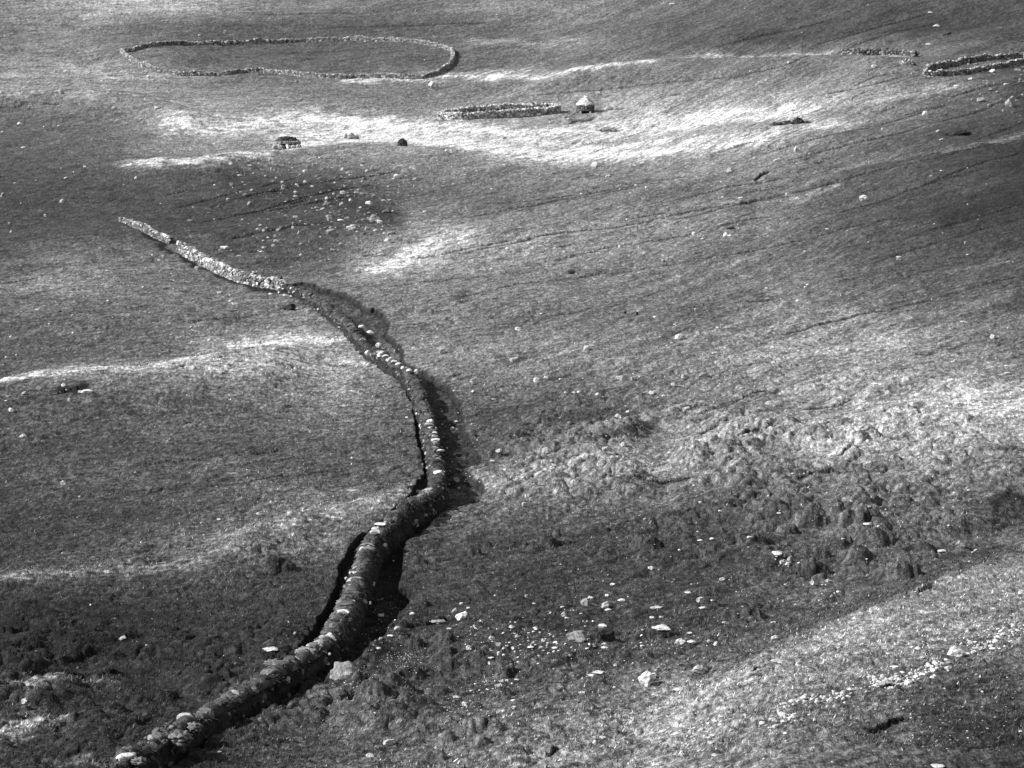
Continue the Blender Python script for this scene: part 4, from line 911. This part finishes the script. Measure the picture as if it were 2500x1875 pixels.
'I': "1208,88,60,24w 1277,103,24,10w 635,20,30,14w 205,183,30,14w 450,173,40,18w 130,195,34,12w 1725,98,20,10w 625,280,66,30w 670,295,20,16w 655,335,30,30w 690,345,34,24w 700,318,30,22p 273,445,36,22p 850,462,30,38w 958,453,40,24p 940,480,16,12p 680,478,24,8w 1018,523,24,12w 1685,265,50,24w 1805,215,70,44g 1900,257,22,12w 1883,270,20,8w 2115,278,28,20p 1198,316,22,10w 50,530,46,14w 135,580,60,44p 150,628,54,18w 207,580,24,12w 663,585,18,10w 630,570,10,8w 1010,599,18,14w 745,608,18,10w 895,580,12,8w 905,605,12,8w 430,748,14,14w 285,722,40,14p 600,720,34,8w 65,790,34,12w 75,848,56,28w 10,833,40,26w 184,843,22,22w 232,858,36,26w 612,820,54,36p 945,800,24,14w 908,748,14,10w 110,1022,100,56p 630,970,90,34p 508,1025,24,14w 455,925,12,10w 1780,910,110,70w 1925,745,24,16w 1725,463,16,14w 2000,352,18,10w 1340,922,34,16w 1170,862,30,14w 1558,945,34,20w 1380,1008,60,10w 2190,1423,30,12w 1660,1648,90,30w 1500,1447,14,8w 1630,1503,14,14w 445,1490,14,34w 220,1573,56,20w 540,1598,24,10w 678,1436,30,18w 1485,1310,14,22p 195,1495,40,20w 735,1315,40,30w 655,1310,60,24w 420,1315,24,18w 10,1150,54,20w 10,1553,20,14w"}
import re
TV = {'w': .48, 'p': .33, 'g': .20, 'd': .03}
rows = []
for t, txt in STONES.items():
    for it in txt.split():
        m = re.match(r"([-\d]+),([-\d]+),(\d+),(\d+)(\w)", it)
        x, y, w, h = map(float, m.groups()[:4])
        sx, sy = tile(t, [(x, y)])[0]
        rows.append((sx, sy, w * TS, h * TS, m.group(5)))
px = np.array([(r[0], r[1] + r[3] * .5) for r in rows])
PT, PD = ground(px[:, 0], px[:, 1])
# keep clear of doubles
keep, seen = [], []
for i, r in enumerate(rows):
    if any(abs(r[0] - a) < 5 and abs(r[1] - b) < 4 for a, b in seen): continue
    seen.append((r[0], r[1])); keep.append(i)
order = sorted(keep, key=lambda i: -(rows[i][2] * rows[i][3]))
SINGLE, REST = order[:296], order[296:]

# ---- words for each single stone
LAND = [("stone hut", 1430, 258), ("long narrow pen", 1220, 275), ("ruined shelter", 700, 352), ("dark turf mound", 982, 350), ("oval enclosure", 700, 150), ("dark upper pen", 2400, 165), ("peat outcrop", 1948, 295),
 ("far end of the field wall", 300, 540), ("gap in the field wall", 432, 605), ("pale length of the field wall", 560, 655), ("rock scatter on the dark slope", 820, 540), ("upper bend of the field wall", 850, 780), ("middle of the field wall", 1040, 1000), ("kink in the field wall", 1070, 1190),
 ("lower length of the field wall", 880, 1420), ("near end of the field wall", 560, 1740), ("dark hollow in mid-slope", 1350, 1010), ("hummocky slope", 1900, 1300), ("near spur of pale turf", 2050, 1620), ("crest on the left-hand slope", 300, 890), ("dark slope at the left edge", 120, 480), ("dark left-hand hollow", 250, 1150), ("peat cuts in the near left corner", 220, 1620), ("stony ground below the hummocks", 1420, 1560), ("track of scree on the near spur", 2080, 1690), ("streaked slope at the right edge", 2350, 420), ("hillside at the top edge", 1250, 40), ("pale grass of the flat", 1300, 340), ("bare middle slope", 1500, 760), ("slope of short turf at the right edge", 2300, 760)]
def shape_word(r):
    q = r[2] / r[3]
    return "flat slab" if q > 2.9 else "long low stone" if q > 2.2 else "low stone" if q > 1.7 else "rounded stone" if q > 1.15 else "upright stone"
AREA = np.array([rows[i][2] * rows[i][3] for i in SINGLE])
def size_word(a): return "very large" if a > 900 else "large" if a > 330 else "middle-sized" if a > 130 else "small"
TW = {'w': "white", 'p': "pale", 'g': "grey", 'd': "dark"}
def where(r):
    n, lx, ly = min(LAND, key=lambda L: math.hypot((r[0] - L[1]), 1.8 * (r[1] - L[2])))
    dx, dy = r[0] - lx, r[1] - ly
    if abs(dy) * 1.5 > abs(dx): w = "below the " if dy > 0 else "above the "
    else: w = "right of the " if dx > 0 else "left of the "
    return (n, w) if math.hypot(dx, dy) > 60 else (n, "by the ")
BASE = {}
for i in SINGLE:
    r = rows[i]
    n, w = where(r)
    BASE.setdefault((size_word(r[2] * r[3]), TW[r[4]], shape_word(r), w + n), []).append(i)
LABEL, GROUP = {}, {}
uniq = {v[0]: k for k, v in BASE.items() if len(v) == 1}
NUMW = ["", "", "two", "three", "four", "five", "six", "seven", "eight", "nine", "ten", "eleven", "twelve"]
ORD = ["", "second", "third", "fourth", "fifth", "sixth", "seventh", "eighth", "ninth", "tenth", "eleventh", "twelfth"]
for k, v in BASE.items():
    a, b, c, d_ = k
    if len(v) == 1:
        LABEL[v[0]] = f"{a} {b} {c} {d_}"
        continue
    ys = sorted(v, key=lambda i: rows[i][0])
    for j, i in enumerate(ys):
        w3 = c.split()[-1]
        pos = "leftmost" if j == 0 else "rightmost" if j == len(ys) - 1 else "middle one" if len(ys) == 3 else f"{ORD[j]} from the left"
        LABEL[i] = f"{pos} of {NUMW[len(v)] if len(v) < 13 else 'many'} {a} {b} {c}s {d_}"
def trim(t):
    for a, b in ((' of the field wall', ' of the wall'), ('in the field wall', 'in the wall'), ('on the left-hand slope', 'at left'), ('of the rock scatter on the dark slope', 'of the rock scatter'), ('rock scatter on the dark slope', 'rock scatter'), ('in the near left corner', 'at near left'), ('of short turf at the right edge', 'of short turf'), ('stony ground below the hummocks', 'stony ground'), ('track of scree on the near spur', 'track of scree'), (' from the left of ', ' from left of '), ('slope at the right edge', 'right slope'), ('middle-sized', 'medium')):
        if len(t.split()) > 16: t = t.replace(a, b)
    return t
LABEL = {i: trim(t) for i, t in LABEL.items()}
SPECIAL = {('H', 1965, 1080): "tall jagged white boulder standing on the stony ground", ('H', 30, 1025): "big grey pointed boulder against the foot of the dark field wall", ('I', 1780, 910): "large white-topped boulder lying in the track of scree on the near spur",
 ('H', 780, 675): "bright white angular boulder at the end of the dark peat cut", ('G', 160, 1225): "lone bright white stone near the left edge among peat cuts", ('G', 1735, 895): "long flat white slab on dark turf just left of the field wall",
 ('H', 1520, 808): "broad grey boulder among white pebbles beside the black stump-like rock", ('H', 1710, 795): "black ragged stump-like rock topped with two white stones", ('C', 1184, 1270): "bright white boulder alone on the dark streaked right-hand slope",
 ('B', 600, 542): "large pale boulder standing below the right end of the oval enclosure", ('B', 228, 1402): "largest grey boulder of the rock scatter, with a white foot", ('C', 1790, 840): "long dark mossy rock bulging from the right-hand slope", ('E', 1490, 115): "low black rock lying alone on the bare middle slope",
 ('D', 560, 880): "bright white slab beside a black hollow under the left-hand crest", ('D', 410, 840): "bright white round stone above the black hollow under the left-hand crest", ('A', 1442, 1587): "long white slab just right of the pale drystone wall", ('H', 2065, 758): "long flat white slab right of the black stump-like rock", ('B', 85, 872): "grey humped boulder between the ruined shelter and the dark mound"}
for i in SINGLE:
    for (t, x, y), lab in SPECIAL.items():
        q = tile(t, [(x, y)])[0]
        if abs(rows[i][0] - q[0]) < .6 and abs(rows[i][1] - q[1]) < .6: LABEL[i] = lab

def stone_geo(i, base):
    r = rows[i]
    rg = np.random.default_rng(3000 + i)
    m = PD[i] / F
    w, h = r[2] * m, max(r[3], 3.2) * m
    flat = r[2] / r[3] > 2.2
    V = stone_shape(base, rg, rg.integers(7, 13), (.48, .85) if not flat else (.6, .9), .16)
    hz = h * (.60 if not flat else .5)
    dp = w * (rg.uniform(.34, .5))
    V = V * np.array([w * .52, dp, hz])
    if w > 1.4 and r[4] == 'g' and abs(r[0] - 841) < 3:      # the pointed boulder at the foot of the wall
        V[:, :2] *= (1 - .42 * (V[:, 2:3] / hz))
        V[:, 2] *= 1.25
    t = rg.uniform(-.25, .25); c, s_ = math.cos(t), math.sin(t)
    V[:, 0], V[:, 1] = V[:, 0] * c - V[:, 1] * s_, V[:, 0] * s_ + V[:, 1] * c
    p = PT[i] + np.array([0, dp * .55, hz * .5])
    return V + p, p - np.array([0, 0, hz * .5]), rg
for rank, i in enumerate(SINGLE):
    r = rows[i]
    base = ICO3 if rank < 30 else ICO2
    V, p, rg = stone_geo(i, base)
    a = r[2] * r[3]
    nm = "boulder" if a > 330 else "stone"
    tn = TV[r[4]] * np.exp(.25 * noise(V[:, 0] * 2.5, V[:, 1] * 2.5 + V[:, 2] * 3, i)) * rg.uniform(.9, 1.12)
    o = link(nm, V, base[1], M_STONE, tone=tn, loc=p)
    tag(o, LABEL[i], nm, group="boulders lying on the moor" if nm == "boulder" else "loose stones lying on the moor")

# ---- the smaller ones past counting, and the tracks of scree
Ps, Ss, Rs, Ts = [], [], [], []
rg = np.random.default_rng(77)
for i in REST:
    r = rows[i]; m = PD[i] / F
    w, h = max(r[2], 3.2) * m, max(r[3], 2.6) * m
    Ps.append(PT[i] + np.array([0, w * .2, h * .25])); Ss.append((w * .52, w * .42, h * .55)); Rs.append(rg.uniform(-.4, .4)); Ts.append(TV[r[4]] * rg.uniform(.85, 1.15))
V, Fc, tn = pack(np.array(Ps), np.array(Ss), np.array(Rs), np.array(Ts), rg)
tag(link("small_stones", V, Fc, M_STONE, tone=tn), "small pale stones strewn over the whole moor", "stones", kind="stuff")

def strew(name, label, spots, seed):
    rg = np.random.default_rng(seed)
    Q, S_, T_ = [], [], []
    for (x, y, rx, ry, n, w0, w1, tn) in spots:
        for _ in range(n):
            Q.append((x + rg.normal() * rx * .5, y + rg.normal() * ry * .5)); w = w0 * (w1 / w0) ** rg.random() ** 1.6; S_.append(w); T_.append(tn * math.exp(rg.normal() * .3))
    Q = np.array(Q)
    p, d = ground(Q[:, 0], Q[:, 1])
    w = np.array(S_) * d / F
    P = p + np.stack([w * 0, w * 0, w * .06], 1)
    S3 = np.stack([w * rg.uniform(.4, .62, len(w)), w * rg.uniform(.3, .5, len(w)), w * rg.uniform(.2, .42, len(w))], 1)
    V, Fc, tn = pack(P, S3, rg.uniform(-.6, .6, len(w)), np.clip(np.array(T_), .03, .62), rg)
    tag(link(name, V, Fc, M_STONE, tone=tn), label, name, kind="stuff")
def along(pts, rx, ry, per, w0, w1, tn, step=9):
    out = []
    P = np.array(pts, float)
    for a, b in zip(P[:-1], P[1:]):
        k = max(1, int(np.hypot(*(b - a)) / step))
        for j in range(k):
            q = a + (b - a) * j / k
            out.append((q[0], q[1], rx, ry, per, w0, w1, tn))
    return out
I_ = lambda L: tile('I', L)
scree = along(I_([(20, 1430), (200, 1400), (330, 1385)]), 26, 16, 3, 4, 15, .40) + along(I_([(560, 1360), (700, 1330), (760, 1330)]), 26, 16, 6, 5, 18, .46) + along(I_([(650, 1250), (780, 1225), (950, 1205), (1060, 1180), (1150, 1145)]), 20, 11, 6, 5, 19, .46) \
  + along(I_([(1230, 1110), (1330, 1100), (1480, 1112)]), 18, 15, 9, 5, 20, .48) + along(I_([(1480, 1080), (1580, 1030), (1640, 1000), (1720, 990)]), 20, 13, 8, 5, 19, .46) + along(I_([(1560, 890), (1640, 860), (1700, 840)]), 22, 14, 3, 4, 14, .5) \
  + along(I_([(1850, 890), (1980, 870), (2080, 820), (2150, 790), (2212, 745)]), 26, 20, 6, 5, 18, .46) + along(I_([(1820, 780), (1960, 760), (2140, 720), (2212, 690)]), 26, 20, 2, 3, 12, .5) + along(I_([(0, 1500), (120, 1480), (230, 1480)]), 26, 20, 3, 3, 12, .48) \
  + along(I_([(560, 1420), (700, 1410)]), 30, 14, 2, 3, 10, .45) + [(I_([(1200, 1300)])[0][0], I_([(1200, 1300)])[0][1], 420, 130, 320, 2.2, 9, .3), (I_([(600, 1150)])[0][0], I_([(600, 1150)])[0][1], 330, 120, 200, 2.2, 9, .3), (I_([(1800, 1400)])[0][0], I_([(1800, 1400)])[0][1], 250, 110, 90, 2.2, 7, .4)]
strew("scree", "tracks of pale scree running down the near spur", scree, 91)
H_ = lambda x, y: tuple(tile('H', [(x, y)])[0])
A_ = lambda x, y: tuple(tile('A', [(x, y)])[0])
gravel = [(*H_(1300, 870), 150, 42, 90, 2.5, 9, .5), (*H_(1150, 800), 150, 50, 50, 2.2, 8, .45), (*H_(420, 945), 40, 12, 40, 2, 5, .5), (*H_(400, 990), 90, 22, 60, 1.8, 4, .48), (*H_(100, 1110), 70, 30, 60, 1.8, 4.5, .5), (*H_(1000, 1110), 70, 26, 40, 2.2, 8, .48), (*H_(820, 1250), 70, 40, 50, 2.2, 7, .45),
  (*H_(1980, 870), 50, 12, 24, 2.5, 7, .5), (*H_(1700, 1060), 300, 90, 110, 2, 6, .42), (*H_(900, 700), 300, 90, 70, 2, 6, .4), (*H_(250, 820), 110, 60, 60, 2, 7, .4), (*H_(300, 640), 60, 60, 40, 2, 5, .35), (*tile('I', [(400, 600)])[0], 300, 150, 90, 2, 6, .4), (*tile('E', [(800, 1450)])[0], 60, 40, 40, 2, 7, .42), (*tile('E', [(760, 1150)])[0], 60, 70, 36, 2, 6, .4),
  (*tile('E', [(300, 605)])[0], 30, 6, 16, 2, 5, .5), (*tile('D', [(1220, 480)])[0], 40, 30, 24, 2, 5, .5), (*tile('D', [(1500, 320)])[0], 34, 12, 16, 2.5, 6, .45), (*tile('I', [(680, 335)])[0], 26, 14, 26, 3, 8, .55)]
strew("gravel", "loose pale gravel weathered out of the turf", gravel, 92)
scat = [(*A_(2000, 1200), 260, 110, 170, 3, 14, .2), (*A_(2000, 1460), 240, 90, 130, 3, 16, .18), (*tile('B', [(150, 1300)])[0], 150, 110, 130, 3, 18, .22), (*tile('B', [(450, 1130)])[0], 200, 60, 70, 2, 6, .36), (*A_(1650, 1080), 160, 60, 50, 2, 8, .32), (*tile('C', [(1950, 600)])[0], 160, 70, 60, 2.5, 11, .22), (*tile('C', [(450, 1030)])[0], 170, 60, 40, 2.2, 7, .36), (*tile('B', [(730, 965)])[0], 40, 12, 24, 2.5, 8, .5)]
strew("rubble", "half-buried rubble of the rock scatter on the dark slope", scat, 93)
allover = [(1250, 937, 2300, 1700, 560, 2, 6, .34), (300, 300, 600, 300, 70, 1.8, 4.5, .3), (1750, 1050, 1100, 600, 260, 2.2, 7, .34)]
strew("pebbles", "scattered pebbles and small stones in the grass", allover, 94)

# ---- tufts of grass
def grass():
    rg = np.random.default_rng(4)
    n = 230000
    v = rg.uniform(330, 1900, n); v = np.where(rg.random(n) < .45, rg.uniform(900, 1900, n), v)
    u = rg.uniform(-40, 2540, n)
    y = np.interp(v, BV[::-1], BY[::-1]); D = np.interp(y, BY, BD)
    x = (u - CX) / F * D
    y = y + rg.normal(size=n) * .3
    k = fbm(x / 1.3, y / 2.6, 401, 2) + .5 * rg.normal(size=n) > .05
    x, y = x[k], y[k]
    z, st, bare, cut = H2(x, y, True)
    k = (bare < .3) & (cut < .5)
    x, y, z, st, bare, cut = (q[k] for q in (x, y, z, st, bare, cut)); n = len(x)
    a = ground_tone(x, y, st, bare, cut)
    h = rg.uniform(.05, .17, n) * (1 + .6 * np.clip(noise(x / 2.2, y / 3.3, 402), -.8, 1)); w = rg.uniform(.03, .085, n)
    yaw = rg.uniform(0, 6.28, n)
    dx, dy = np.cos(yaw) * w * .5, np.sin(yaw) * w * .5
    lx, ly = rg.normal(size=n) * .06 + .04, rg.normal(size=n) * .06
    V = np.stack([np.c_[x - dx, y - dy, z - .02], np.c_[x + dx, y + dy, z - .02], np.c_[x + lx, y + ly, z + h]], 1).reshape(-1, 3)
    tn = np.repeat(np.clip(a * np.exp(.6 * rg.normal(size=n)) * np.where(rg.random(n) < .25, 2.2, 1.1), .008, .75), 3)
    o = link("grass", V, np.arange(3 * n).reshape(n, 3), M_BLADE, tone=tn)
    tag(o, "short moorland grass, dark and bleached tufts mixed", "grass", kind="stuff")
M_BLADE = grey("grass_blades", grain=((1.5, .2),), rough=.8)
grass()
